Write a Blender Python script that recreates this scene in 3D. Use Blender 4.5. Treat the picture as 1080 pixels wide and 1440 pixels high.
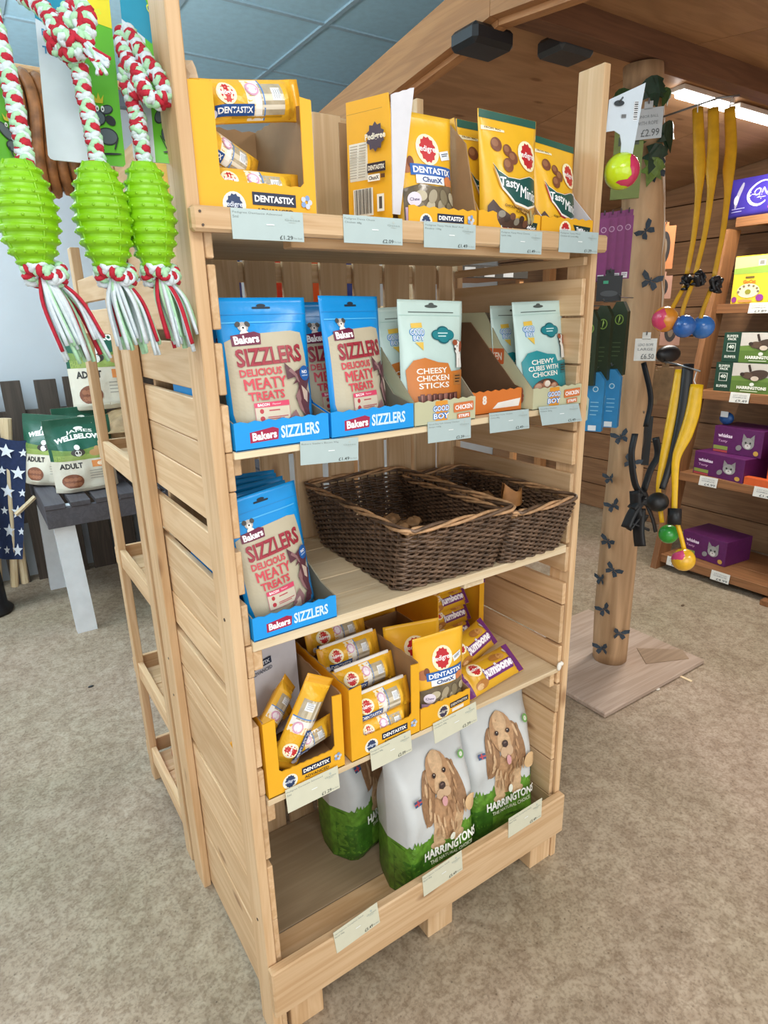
import bpy, math, random
from mathutils import Vector, Matrix, noise
for o in list(bpy.data.objects): bpy.data.objects.remove(o)
scene = bpy.context.scene
COL = scene.collection
R_ = random.Random(7)
PI = math.pi

# ---------------------------------------------------------------- camera
FPX = 879.354
CR = ((0.83102004, -0.55571397, -0.02424181), (-0.18387512, -0.23331503, -0.95485812), (0.52497202, 0.79796371, -0.29607144))
CP = Vector((-.2912, -.9, 1.42))
AX = [Vector(r) for r in CR]            # camera right, down, forward in world axes
cam = bpy.data.cameras.new('camera'); camo = bpy.data.objects.new('camera', cam); COL.objects.link(camo)
cam.sensor_width = 36; cam.sensor_fit = 'AUTO'; cam.lens = FPX / 1440 * 36; cam.clip_start = .01
camo.matrix_world = Matrix(((AX[0].x, -AX[1].x, -AX[2].x, CP.x), (AX[0].y, -AX[1].y, -AX[2].y, CP.y), (AX[0].z, -AX[1].z, -AX[2].z, CP.z), (0, 0, 0, 1)))
scene.camera = camo
# ---------------------------------------------------------------- world, lights, exposure
FZ = -.01                                # floor level
CZ = 2.65                                # ceiling level
w = bpy.data.worlds.new('world'); scene.world = w; w.use_nodes = True
w.node_tree.nodes['Background'].inputs[0].default_value = (.97, .98, .98, 1)
w.node_tree.nodes['Background'].inputs[1].default_value = .95
def area(name, loc, size, power, col, rot=(0, 0, 0)):
    l = bpy.data.lights.new(name, 'AREA'); l.shape = 'RECTANGLE'; l.size, l.size_y = size; l.energy = power; l.color = col
    o = bpy.data.objects.new(name, l); COL.objects.link(o); o.location = loc; o.rotation_euler = rot
    return o
area('ceiling_light', (-.7, -1.5, CZ - .03), (1.2, 1.2), 36, (1, .95, .88))
area('ceiling_light', (-1.5, .9, CZ - .03), (1.2, 1.2), 15, (.96, .97, 1))
area('ceiling_light', (-.9, 2.3, CZ - .03), (1.2, .6), 30, (.94, .97, 1))
area('ceiling_light', (1.9, -1.9, CZ - .03), (1.2, 1.2), 95, (1, .95, .88))
area('ceiling_fill', (-.8, 1.5, 2.05), (1.0, .3), 48, (.9, .98, 1), (PI, 0, 0))  # upward fill added to brighten the ceiling; no lamp hangs here
area('ceiling_fill', (.2, -1.5, 2.05), (1.0, .3), 40, (.9, .98, 1), (PI, 0, 0))  # second added ceiling fill, likewise without a lamp body
area('daylight_fill', (-1.2, -3.4, 1.35), (3.6, 2.2), 44, (.93, .97, 1), (PI / 2, 0, 0))  # soft fill added behind the camera to lift ceiling and fronts
area('daylight_fill', (-3.9, .6, 1.35), (3.0, 2.0), 16, (.95, .97, 1), (PI / 2, 0, -PI / 2))  # cool daylight from the left, added as a bare area light without a window
vs = scene.view_settings
vs.view_transform = 'Standard'; vs.look = 'None'; vs.gamma = 1; vs.exposure = .06
try: vs.use_curve_mapping = False
except Exception: pass

# ---------------------------------------------------------------- helpers: points
def at(px, py, d): return CP + (AX[0] * ((px - 540) / FPX) + AX[1] * ((py - 720) / FPX) + AX[2]) * d
def on(px, py, axis, val):
    r = AX[0] * ((px - 540) / FPX) + AX[1] * ((py - 720) / FPX) + AX[2]
    return CP + r * ((val - CP[axis]) / r[axis])
def X(px, py, v): return on(px, py, 0, v)
def Y(px, py, v): return on(px, py, 1, v)
def Z(px, py, v=FZ): return on(px, py, 2, v)

# ---------------------------------------------------------------- helpers: materials
def lin(h):
    h = h.lstrip('#'); r = []
    for i in (0, 2, 4):
        c = int(h[i:i + 2], 16) / 255; r.append(c / 12.92 if c <= .04045 else ((c + .055) / 1.055) ** 2.4)
    return (*r, 1)
MATS = {}
def N(nt, t, **k):
    n = nt.nodes.new(t)
    for a, b in k.items(): setattr(n, a, b)
    return n
def newmat(name):
    m = bpy.data.materials.new(name); m.use_nodes = True
    return m, m.node_tree, m.node_tree.nodes['Principled BSDF'], m.node_tree.links.new
def noise_bump(nt, L, b, scale, strength, dist=.002, detail=3, vec=None):
    n = N(nt, 'ShaderNodeTexNoise'); n.inputs['Scale'].default_value = scale; n.inputs['Detail'].default_value = detail
    if vec is not None: L(vec, n.inputs['Vector'])
    else:
        tc = N(nt, 'ShaderNodeTexCoord'); L(tc.outputs['Object'], n.inputs['Vector'])
    bp = N(nt, 'ShaderNodeBump'); bp.inputs['Strength'].default_value = strength; bp.inputs['Distance'].default_value = dist
    L(n.outputs['Fac'], bp.inputs['Height']); L(bp.outputs['Normal'], b.inputs['Normal'])
    return n
def plain(name, hx, rough=.5, metal=0, vary=.06, scale=40, bump=0, bscale=60, trans=0, coat=0, emit=0, alpha=1):
    """one colour with a slight procedural mottling and optional fine relief"""
    if name in MATS: return MATS[name]
    m, nt, b, L = newmat(name); c = lin(hx)
    b.inputs['Roughness'].default_value = rough; b.inputs['Metallic'].default_value = metal
    b.inputs['Coat Weight'].default_value = coat; b.inputs['Alpha'].default_value = alpha
    b.inputs['Transmission Weight'].default_value = trans
    tc = N(nt, 'ShaderNodeTexCoord'); n = N(nt, 'ShaderNodeTexNoise'); n.inputs['Scale'].default_value = scale; n.inputs['Detail'].default_value = 3
    L(tc.outputs['Object'], n.inputs['Vector'])
    r = N(nt, 'ShaderNodeValToRGB'); e = r.color_ramp.elements
    e[0].position = .3; e[1].position = .7
    e[0].color = tuple(max(0, x * (1 - vary)) for x in c[:3]) + (1,); e[1].color = tuple(min(1, x * (1 + vary)) for x in c[:3]) + (1,)
    L(n.outputs['Fac'], r.inputs['Fac']); L(r.outputs['Color'], b.inputs['Base Color'])
    if bump: noise_bump(nt, L, b, bscale, bump)
    if emit: b.inputs['Emission Color'].default_value = c; b.inputs['Emission Strength'].default_value = emit
    MATS[name] = m; return m
def ink(hx): return plain('ink_' + hx.lstrip('#'), hx, .36, vary=.03, bump=.3, bscale=26)
def foil(name, hx, rough=.28, bump=.5): return plain('foil_' + name, hx, rough, vary=.05, scale=14, bump=bump, bscale=26)
def card(hx): return plain('card_' + hx.lstrip('#'), hx, .55, vary=.03, scale=20)
def wood(name, light, dark, axis, rough=.62, ring=1.0, knots=True):
    """sawn timber: grain streaks along one axis, growth bands and a few knots; every board differs"""
    if name in MATS: return MATS[name]
    m, nt, b, L = newmat(name); b.inputs['Roughness'].default_value = rough
    tc = N(nt, 'ShaderNodeTexCoord'); oi = N(nt, 'ShaderNodeObjectInfo')
    off = N(nt, 'ShaderNodeVectorMath', operation='SCALE'); off.inputs[0].default_value = (37, 23, 51); L(oi.outputs['Random'], off.inputs['Scale'])
    ad = N(nt, 'ShaderNodeVectorMath', operation='ADD'); L(tc.outputs['Object'], ad.inputs[0]); L(off.outputs[0], ad.inputs[1])
    def sc(long, cross):
        v = [cross] * 3; v[axis] = long
        k = N(nt, 'ShaderNodeVectorMath', operation='MULTIPLY'); k.inputs[1].default_value = v; L(ad.outputs[0], k.inputs[0]); return k.outputs[0]
    n1 = N(nt, 'ShaderNodeTexNoise'); n1.inputs['Scale'].default_value = 1; n1.inputs['Detail'].default_value = 4; n1.inputs['Distortion'].default_value = .6; L(sc(1.6, 26 * ring), n1.inputs['Vector'])
    n2 = N(nt, 'ShaderNodeTexNoise'); n2.inputs['Scale'].default_value = 1; n2.inputs['Detail'].default_value = 2; L(sc(6, 260), n2.inputs['Vector'])
    n3 = N(nt, 'ShaderNodeTexNoise'); n3.inputs['Scale'].default_value = 1; n3.inputs['Detail'].default_value = 1; L(sc(2.5, 5), n3.inputs['Vector'])
    wv = N(nt, 'ShaderNodeMath', operation='SINE'); mu = N(nt, 'ShaderNodeMath', operation='MULTIPLY'); mu.inputs[1].default_value = 26; L(n1.outputs['Fac'], mu.inputs[0]); L(mu.outputs[0], wv.inputs[0])
    a1 = N(nt, 'ShaderNodeMath', operation='MULTIPLY_ADD'); a1.inputs[1].default_value = .15; a1.inputs[2].default_value = .32; L(wv.outputs[0], a1.inputs[0])
    a2 = N(nt, 'ShaderNodeMath', operation='MULTIPLY_ADD'); a2.inputs[1].default_value = .35; L(n2.outputs['Fac'], a2.inputs[0]); L(a1.outputs[0], a2.inputs[2])
    r = N(nt, 'ShaderNodeValToRGB'); e = r.color_ramp.elements; e[0].position = .15; e[1].position = .95
    e[0].color = lin(light); e[1].color = lin(dark); L(a2.outputs[0], r.inputs['Fac'])
    hs = N(nt, 'ShaderNodeHueSaturation'); va = N(nt, 'ShaderNodeMath', operation='MULTIPLY_ADD'); va.inputs[1].default_value = .22; va.inputs[2].default_value = .9
    L(oi.outputs['Random'], va.inputs[0]); L(va.outputs[0], hs.inputs['Value']); L(r.outputs['Color'], hs.inputs['Color'])
    mx = N(nt, 'ShaderNodeMix', data_type='RGBA', blend_type='MULTIPLY'); mx.inputs['Factor'].default_value = .35
    r3 = N(nt, 'ShaderNodeValToRGB'); r3.color_ramp.elements[0].position = .35; r3.color_ramp.elements[1].position = .6; r3.color_ramp.elements[0].color = (.72, .62, .5, 1); L(n3.outputs['Fac'], r3.inputs['Fac'])
    L(hs.outputs['Color'], mx.inputs['A']); L(r3.outputs['Color'], mx.inputs['B']); out = mx.outputs['Result']
    if knots:
        vo = N(nt, 'ShaderNodeTexVoronoi'); vo.inputs['Scale'].default_value = 1; L(sc(3.2, 9), vo.inputs['Vector'])
        rk = N(nt, 'ShaderNodeValToRGB'); rk.color_ramp.elements[0].position = .05; rk.color_ramp.elements[1].position = .12
        rk.color_ramp.elements[0].color = (.33, .2, .11, 1); rk.color_ramp.elements[1].color = (1, 1, 1, 1); L(vo.outputs['Distance'], rk.inputs['Fac'])
        mk = N(nt, 'ShaderNodeMix', data_type='RGBA', blend_type='MULTIPLY'); mk.inputs['Factor'].default_value = .7
        L(out, mk.inputs['A']); L(rk.outputs['Color'], mk.inputs['B']); out = mk.outputs['Result']
    L(out, b.inputs['Base Color'])
    bp = N(nt, 'ShaderNodeBump'); bp.inputs['Strength'].default_value = .25; bp.inputs['Distance'].default_value = .001; L(a2.outputs[0], bp.inputs['Height']); L(bp.outputs['Normal'], b.inputs['Normal'])
    MATS[name] = m; return m
PINE = [wood('pine_' + 'xyz'[i], 'e0c29b', 'bd9465', i) for i in range(3)]
PALE = [wood('pale_pine_' + 'xyz'[i], 'ecdcbd', 'd3b98f', i) for i in range(3)]
OLD = [wood('shelter_timber_' + 'xyz'[i], 'bf8c5a', '97673f', i) for i in range(3)]
def concrete():
    m, nt, b, L = newmat('concrete'); b.inputs['Roughness'].default_value = .7
    tc = N(nt, 'ShaderNodeTexCoord')
    def nz(s, d=6, dist=0):
        n = N(nt, 'ShaderNodeTexNoise'); n.inputs['Scale'].default_value = s; n.inputs['Detail'].default_value = d; n.inputs['Distortion'].default_value = dist; L(tc.outputs['Object'], n.inputs['Vector']); return n.outputs['Fac']
    def ramp(src, p0, c0, p1, c1):
        r = N(nt, 'ShaderNodeValToRGB'); e = r.color_ramp.elements; e[0].position = p0; e[1].position = p1; e[0].color = lin(c0); e[1].color = lin(c1); L(src, r.inputs['Fac']); return r.outputs['Color']
    base = ramp(nz(.9, 4, .3), .35, 'a0967f', .65, 'b6a594')
    def mix(a, bcol, f, mode='MULTIPLY'):
        k = N(nt, 'ShaderNodeMix', data_type='RGBA', blend_type=mode); k.inputs['Factor'].default_value = f; L(a, k.inputs['A']); L(bcol, k.inputs['B']); return k.outputs['Result']
    c = mix(base, ramp(nz(7, 8, .8), .35, 'c2ae98', .62, 'fffaf2'), .35)
    c = mix(c, ramp(nz(38, 6, .3), .40, 'b09c86', .56, 'ffffff'), .35)
    c = mix(c, ramp(nz(150, 3), .38, '9a8974', .56, 'ffffff'), .4)
    sp = N(nt, 'ShaderNodeTexVoronoi'); sp.inputs['Scale'].default_value = 42; sp.inputs['Randomness'].default_value = 1; L(tc.outputs['Object'], sp.inputs['Vector'])
    c = mix(c, ramp(sp.outputs['Distance'], .06, '6a5a4a', .13, 'ffffff'), .5)
    c = mix(c, ramp(nz(11, 10, 1.8), .60, '000000', .72, '8d8070'), .35, 'SCREEN')
    L(c, b.inputs['Base Color'])
    bp = N(nt, 'ShaderNodeBump'); bp.inputs['Strength'].default_value = .3; bp.inputs['Distance'].default_value = .004; L(nz(45, 6), bp.inputs['Height']); L(bp.outputs['Normal'], b.inputs['Normal'])
    return m

# ---------------------------------------------------------------- helpers: meshes
class MB:
    def __init__(s): s.v = []; s.f = []; s.m = []; s.mats = []; s.layer = 0
    def slot(s, mat):
        if mat not in s.mats: s.mats.append(mat)
        return s.mats.index(mat)
    def add(s, verts, faces, mat):
        k = s.slot(mat); n = len(s.v); s.v += [tuple(p) for p in verts]
        for f in faces: s.f.append(tuple(i + n for i in f)); s.m.append(k)
        return s
    def box(s, x0, x1, y0, y1, z0, z1, mat, ch=.0015, M=None):
        c = min(ch, (x1 - x0) * .3, (y1 - y0) * .3, (z1 - z0) * .3); V = []
        lo, hi = (x0, y0, z0), (x1, y1, z1); idx = {}
        for sx in (0, 1):
            for sy in (0, 1):
                for sz in (0, 1):
                    sg = (sx, sy, sz); co = [hi[a] if sg[a] else lo[a] for a in range(3)]; inn = [(-c if sg[a] else c) for a in range(3)]
                    for a in range(3):
                        p = [co[b] + (0 if b == a else inn[b]) for b in range(3)]; idx[sg, a] = len(V); V.append(Vector(p))
        F = []
        for a in range(3):
            b, d = (a + 1) % 3, (a + 2) % 3
            for sa in (0, 1):
                q = []
                for sb, sd in ((0, 0), (1, 0), (1, 1), (0, 1)):
                    sg = [0] * 3; sg[a] = sa; sg[b] = sb; sg[d] = sd; q.append(idx[tuple(sg), a])
                F.append(q if sa else q[::-1])
            for sb in (0, 1):
                for sd in (0, 1):
                    s0 = [0] * 3; s0[b] = sb; s0[d] = sd; s1 = list(s0); s1[a] = 1; s0 = tuple(s0); s1 = tuple(s1)
                    q = [idx[s0, b], idx[s1, b], idx[s1, d], idx[s0, d]]; F.append(q if sb == sd else q[::-1])
        for sg in [(i, j, k) for i in (0, 1) for j in (0, 1) for k in (0, 1)]:
            q = [idx[sg, 0], idx[sg, 1], idx[sg, 2]]; F.append(q if sum(sg) % 2 else q[::-1])
        if M is not None: V = [M @ p for p in V]
        return s.add(V, F, mat)
    def prism(s, poly, t, mat, M=None, back=None):
        """polygon in local xy (counter-clockwise), thickness t along local +z, then M"""
        n = len(poly); M = M or Matrix.Identity(4)
        V = [M @ Vector((p[0], p[1], 0)) for p in poly] + [M @ Vector((p[0], p[1], t)) for p in poly]
        F = [tuple(range(n))[::-1], tuple(range(n, 2 * n))] + [(i, (i + 1) % n, n + (i + 1) % n, n + i) for i in range(n)]
        return s.add(V, F, mat)
    def tube(s, pts, r, mat, n=8, closed=False, flat=1.0, up=None):
        pts = [Vector(p) for p in pts]; k = len(pts); rs = r if isinstance(r, (list, tuple)) else [r] * k
        V = []; F = []; prev = None
        for i in range(k):
            a = pts[(i - 1) % k] if closed else pts[max(i - 1, 0)]; b = pts[(i + 1) % k] if closed else pts[min(i + 1, k - 1)]
            t = (b - a); t = t.normalized() if t.length > 1e-9 else Vector((0, 0, 1))
            if prev is None:
                h = Vector(up) if up is not None else (Vector((0, 0, 1)) if abs(t.z) < .9 else Vector((1, 0, 0)))
            else: h = prev
            h = h - t * h.dot(t); h = h.normalized() if h.length > 1e-6 else t.orthogonal().normalized()
            prev = h; g = t.cross(h)
            for j in range(n):
                an = 2 * PI * j / n; V.append(pts[i] + (g * math.cos(an) + h * math.sin(an) * flat) * rs[i])
        for i in range(k if closed else k - 1):
            for j in range(n):
                a, b = i * n + j, i * n + (j + 1) % n; c, d = ((i + 1) % k) * n + (j + 1) % n, ((i + 1) % k) * n + j
                F.append((a, b, c, d))
        if not closed: F.append(tuple(range(n))[::-1]); F.append(tuple(range((k - 1) * n, k * n)))
        return s.add(V, F, mat)
    def lathe(s, prof, mat, n=24, M=None, cap=True):
        M = M or Matrix.Identity(4); V = []; F = []
        for r, z in prof:
            for j in range(n): V.append(M @ Vector((r * math.cos(2 * PI * j / n), r * math.sin(2 * PI * j / n), z)))
        for i in range(len(prof) - 1):
            for j in range(n): F.append((i * n + j, i * n + (j + 1) % n, (i + 1) * n + (j + 1) % n, (i + 1) * n + j))
        if cap: F.append(tuple(range(n))[::-1]); F.append(tuple(range((len(prof) - 1) * n, len(prof) * n)))
        return s.add(V, F, mat)
    def ball(s, c, r, mat, n=16, m=10, sc=(1, 1, 1), M=None):
        c = Vector(c); V = [c + Vector((0, 0, r * sc[2]))]; F = []
        for i in range(1, m):
            th = PI * i / m
            for j in range(n): ph = 2 * PI * j / n; V.append(c + Vector((r * sc[0] * math.sin(th) * math.cos(ph), r * sc[1] * math.sin(th) * math.sin(ph), r * sc[2] * math.cos(th))))
        V.append(c - Vector((0, 0, r * sc[2]))); e = len(V) - 1
        for j in range(n):
            F.append((0, 1 + j, 1 + (j + 1) % n)); F.append((e, 1 + (m - 2) * n + (j + 1) % n, 1 + (m - 2) * n + j))
            for i in range(m - 2): F.append((1 + i * n + j, 1 + (i + 1) * n + j, 1 + (i + 1) * n + (j + 1) % n, 1 + i * n + (j + 1) % n))
        if M is not None: V = [M @ p for p in V]
        return s.add(V, F, mat)
    def grid(s, fn, nu, nv, mat, flip=False):
        V = [fn(i / nu, j / nv) for j in range(nv + 1) for i in range(nu + 1)]; F = []
        for j in range(nv):
            for i in range(nu):
                a = j * (nu + 1) + i; q = (a, a + 1, a + nu + 2, a + nu + 1); F.append(q[::-1] if flip else q)
        return s.add(V, F, mat)
    def build(s, name, parent=None, smooth=False, kind=None, loc=None):
        me = bpy.data.meshes.new(name); me.from_pydata(s.v, [], s.f)
        for m in s.mats: me.materials.append(m)
        me.polygons.foreach_set('material_index', s.m)
        if smooth: me.polygons.foreach_set('use_smooth', [True] * len(s.f))
        me.update()
        o = bpy.data.objects.new(name, me); COL.objects.link(o)
        if parent is not None: o.parent = parent
        if kind: o['kind'] = kind
        if loc is not None: o.location = loc
        return o
def tag(o, label, cat, group=None, kind=None):
    o['label'] = label; o['category'] = cat
    if group: o['group'] = group
    if kind: o['kind'] = kind
    return o
def thing(name, label, cat, loc=(0, 0, 0), rot=(0, 0, 0), group=None):
    o = bpy.data.objects.new(name, None); COL.objects.link(o); o.empty_display_size = .05
    o.location = loc; o.rotation_euler = rot
    return tag(o, label, cat, group)
def copy_tree(o, parent=None):
    c = o.copy(); COL.objects.link(c)
    if parent is not None: c.parent = parent
    for ch in [k for k in bpy.data.objects if k.parent == o]: copy_tree(ch, c)
    return c
def bx(name, par, x0, x1, y0, y1, z0, z1, mat, ch=.0015): return MB().box(min(x0, x1), max(x0, x1), min(y0, y1), max(y0, y1), min(z0, z1), max(z0, z1), mat, ch).build(name, par)
def struct(o): o['kind'] = 'structure'; return o

# ---------------------------------------------------------------- helpers: printing on surfaces
TXT = {}
def glyphs(st, bold=0.0):
    """outline lettering of a string as 2-d triangles, scaled to its unit bounding box"""
    k = (st, bold)
    if k in TXT: return TXT[k]
    cu = bpy.data.curves.new('t', 'FONT'); cu.body = st; cu.size = 1; cu.offset = bold; cu.resolution_u = 2; cu.fill_mode = 'BOTH'
    ob = bpy.data.objects.new('t', cu); COL.objects.link(ob)
    dg = bpy.context.evaluated_depsgraph_get(); ev = ob.evaluated_get(dg); me = ev.to_mesh(); me.calc_loop_triangles()
    V = [(v.co.x, v.co.y) for v in me.vertices]; F = [tuple(t.vertices) for t in me.loop_triangles]
    ev.to_mesh_clear(); bpy.data.objects.remove(ob); bpy.data.curves.remove(cu)
    xs = [p[0] for p in V] or [0, 1]; ys = [p[1] for p in V] or [0, 1]; x0, x1, y0, y1 = min(xs), max(xs), min(ys), max(ys)
    V = [((p[0] - x0) / max(x1 - x0, 1e-6), (p[1] - y0) / max(y1 - y0, 1e-6)) for p in V]
    TXT[k] = (V, F); return TXT[k]
class Art:
    """flat print laid on a surface S(u, v, lift); each op sits a hair above the one before"""
    def __init__(s, S, step=.00025, cell=.02): s.S = S; s.mb = MB(); s.lift = step; s.step = step; s.cell = cell
    def _tri(s, T, mat):
        out = []; st = list(T)
        while st:
            a, b, c = st.pop(); L = [((b[0] - a[0]) ** 2 + (b[1] - a[1]) ** 2, 0), ((c[0] - b[0]) ** 2 + (c[1] - b[1]) ** 2, 1), ((a[0] - c[0]) ** 2 + (a[1] - c[1]) ** 2, 2)]
            m, i = max(L)
            if m <= s.cell ** 2: out.append((a, b, c)); continue
            if i == 0: p = ((a[0] + b[0]) / 2, (a[1] + b[1]) / 2); st += [(a, p, c), (p, b, c)]
            elif i == 1: p = ((b[0] + c[0]) / 2, (b[1] + c[1]) / 2); st += [(a, b, p), (a, p, c)]
            else: p = ((c[0] + a[0]) / 2, (c[1] + a[1]) / 2); st += [(a, b, p), (p, b, c)]
        ix = {}; V = []; F = []
        for t in out:
            f = []
            for p in t:
                k = (round(p[0], 6), round(p[1], 6))
                if k not in ix: ix[k] = len(V); V.append(s.S(p[0], p[1], s.lift))
                f.append(ix[k])
            if len(set(f)) == 3: F.append(f)
        s.mb.add(V, F, mat); s.lift += s.step
    def poly(s, pts, hx):
        from mathutils.geometry import tessellate_polygon
        mat = hx if not isinstance(hx, str) else ink(hx)
        if sum(pts[i][0] * pts[(i + 1) % len(pts)][1] - pts[(i + 1) % len(pts)][0] * pts[i][1] for i in range(len(pts))) < 0: pts = pts[::-1]
        T = tessellate_polygon([[Vector((p[0], p[1], 0)) for p in pts]]); tr = []
        for t in T:
            a, b, c = (pts[i] for i in t)
            if (b[0] - a[0]) * (c[1] - a[1]) - (c[0] - a[0]) * (b[1] - a[1]) < 0: b, c = c, b
            tr.append((a, b, c))
        s._tri(tr, mat); return s
    def rect(s, cx, cy, w, h, hx, rot=0, r=0):
        P = []
        if r:
            for k, (sx, sy) in enumerate(((1, 1), (-1, 1), (-1, -1), (1, -1))):
                for q in range(4): an = PI / 2 * k + PI / 6 * q; P.append((sx * (w / 2 - r) + r * math.cos(an), sy * (h / 2 - r) + r * math.sin(an)))
        else: P = [(-w / 2, -h / 2), (w / 2, -h / 2), (w / 2, h / 2), (-w / 2, h / 2)]
        c, sn = math.cos(rot), math.sin(rot)
        return s.poly([(cx + x * c - y * sn, cy + x * sn + y * c) for x, y in P], hx)
    def ell(s, cx, cy, rx, ry, hx, rot=0, n=20):
        c, sn = math.cos(rot), math.sin(rot)
        return s.poly([(cx + rx * math.cos(t) * c - ry * math.sin(t) * sn, cy + rx * math.cos(t) * sn + ry * math.sin(t) * c) for t in (2 * PI * i / n for i in range(n))], hx)
    def text(s, st, cx, cy, w, h, hx, rot=0, bold=.02, shear=0, arc=0):
        if 'M' in st and bold > .008:                                # wide joints fill badly when fattened: overprint instead
            for k in (-1, 1): s.text(st, cx + k * w * .008, cy, w * .984, h, hx, rot, 0, shear, arc)
            return s
        V, F = glyphs(st, bold); c, sn = math.cos(rot), math.sin(rot); P = []
        for x, y in V:
            x = (x - .5) * w; y = (y - .5) * h; x += shear * y; y += arc * (1 - (2 * x / w) ** 2)
            P.append((cx + x * c - y * sn, cy + x * sn + y * c))
        T = []
        for f in F:
            a, b, d = (P[i] for i in f)
            if (b[0] - a[0]) * (d[1] - a[1]) - (d[0] - a[0]) * (b[1] - a[1]) < 0: b, d = d, b
            T.append((a, b, d))
        s._tri(T, ink(hx)); return s
    def lines(s, cx, cy, w, n, pitch, hx, hh=.0012, rot=0):
        for i in range(n): s.rect(cx - (w * .1 if i == n - 1 else 0) * math.cos(rot) + math.sin(rot) * i * pitch, cy - i * pitch * math.cos(rot), w * (.8 if i == n - 1 else 1), hh, hx, rot)
        return s
    def build(s, parent, name='printed_artwork'): return s.mb.build(name, parent)
def plane(o, ux, uy):
    o = Vector(o); ux = Vector(ux).normalized(); uy = Vector(uy).normalized(); n = ux.cross(uy)
    return lambda u, v, l=0: o + ux * u + uy * v + n * l

# ================================================================ setting
fl = struct(MB().box(-4, 4.2, -3.5, 3.6, FZ - .1, FZ, concrete(), 0).build('floor'))
wallm = plain('pale_wall_paint', 'c0c7cc', .75, vary=.04, scale=3, bump=.15, bscale=200)
struct(bx('wall_back', None, -4, 4.2, 3.2, 3.3, FZ, CZ, wallm, 0))
rim = plain('dark_ceiling_trim', '6f7880', .6)
tr_ = struct(bx('trim_1', None, -4, 1.0, 3.14, 3.2, CZ - .09, CZ - .001, rim))
# suspended ceiling: tiles lie on a grid of bars
tilem = plain('ceiling_tile', 'b4dcef', .85, vary=.05, scale=30, bump=.3, bscale=300)
barm = plain('ceiling_bar', 'a3c0cf', .5)
ceil = struct(bx('ceiling', None, -4, 4.2, -3.5, 3.6, CZ + .03, CZ + .08, plain('ceiling_void', '55606a', .9), 0))
TX, TY, TS = 1.322, 2.517, .6
tmesh = None
for i in range(-6, 4):
    for j in range(-5, 2):
        x0, y0 = TX + i * TS, TY + j * TS
        if tmesh is None:
            t = MB().box(.006, TS - .006, .006, TS - .006, 0, .02, tilem, .003).build('ceiling_tile', ceil, loc=(x0, y0, CZ + .004)); tmesh = t
        else:
            t = tmesh.copy(); COL.objects.link(t); t.location = (x0, y0, CZ + .004)
for i in range(-6, 4): bx('ceiling_bar', ceil, TX + i * TS - .012, TX + i * TS + .012, -1.9, 3.19, CZ - .004, CZ + .02, barm, .001)
for j in range(-6, 2): bx('ceiling_bar', ceil, -2.6, 3.55, TY + j * TS - .012, TY + j * TS + .012, CZ - .003, CZ + .019, barm, .001)
# boarded wall on the right, behind the far shelves
wr = struct(bx('wall_right', None, 3.62, 3.72, -3.4, 3.2, FZ, CZ, plain('wall_void', '4a3626', .9), 0))
z = FZ
PLK = wood('wall_board', '9a7350', '6d4c31', 1)
while z < CZ - .05:
    h = R_.uniform(.17, .21); bx('plank', wr, 3.59 + R_.uniform(0, .008), 3.625, -2.5, 3.19, z + .003, min(z + h, CZ) - .003, PLK); z += h
# dark picket fence in front of the pale wall
pk = thing('picket_fence', 'low fence of weathered dark brown pickets against the pale wall', 'fence', (0, 3.1, FZ))
FEN = wood('weathered_fence', '554a40', '332b25', 2)
for r_, (a, b) in enumerate(((-1.03, -.93), (-.87, -.78), (-.72, -.63), (-.56, -.47), (-.41, -.31), (-.26, -.16), (-.115, -.02), (.045, .155), (.19, .31), (.335, .45), (.48, .59), (.62, .73), (.76, .87))):
    bx('picket', pk, a, b, -.012 + R_.uniform(-.004, .004), .01, .0, 1.15 + R_.uniform(-.015, .012), FEN)
for zz in (.35, .9): bx('rail', pk, -1.05, .9, .012, .04, zz, zz + .09, FEN)

# ================================================================ main display unit
U = thing('display_shelf_unit', 'tall slatted pine display unit holding dog treats in the foreground', 'shelf', (0, 0, 0))
UW, UD = .84, .42
def up(name, x0, x1, y0, y1, z0, z1, ax, mats=PINE, par=U, ch=.0015): return bx(name, par, x0, x1, y0, y1, z0, z1, mats[ax], ch)
up('post', 0, .019, 0, .068, FZ, 2.02, 2)
up('post', 0, .019, .452, .53, FZ, 1.74, 2)
up('post', UW - .018, UW, 0, .062, FZ, 1.868, 2)
up('post', UW - .018, UW, .42, .48, FZ, 1.60, 2)
for a, b in ((1.71, 1.63), (1.62, 1.572), (1.562, 1.505), (1.497, 1.41), (1.391, 1.317), (1.302, 1.231), (1.2295, 1.169), (1.1675, 1.093), (1.07, .996), (.976, .902), (.9, .842), (.8405, .764), (.744, .66), (.653, .6), (.597, .453), (.436, .306), (.302, .178), (.175, .004)):
    dx = R_.uniform(0, .003); up('side_slat', .0195 + dx, .0315 + dx, .222 if b > 1.568 else .004 + R_.uniform(0, .004), .528, b, a, 1)
for a, b in ((1.53, 1.513), (1.488, 1.415), (1.411, 1.317), (1.313, 1.25), (1.246, 1.173), (1.169, 1.096), (1.076, .982), (.978, .91), (.9, .838), (.808, .753), (.75, .65), (.64, .537), (.533, .454), (.45, .31), (.306, .2), (.196, .03)):
    dx = R_.uniform(0, .003); up('side_slat', UW - .03 - dx, UW - .0185 - dx, .004 + R_.uniform(0, .004), .415, b, a, 1)
bxs = [.034, .147, .152, .231, .245, .315, .332, .403, .423, .492, .511, .583, .597, .669, .686, .752, .762, .806]
for i in range(0, len(bxs), 2):
    up('back_slat', bxs[i], bxs[i + 1], .42, .432, .06, 1.836 if i == 8 else 1.545, 2)
up('shelf_board', .032, UW - .031, .003, .418, 1.541, 1.553, 0, PALE)
up('front_rail', .0, UW + .006, -.019, -.0005, 1.536, 1.568, 0, ch=.004)
up('back_rail', .1, UW - .03, .433, .45, 1.50, 1.54, 0)
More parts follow.
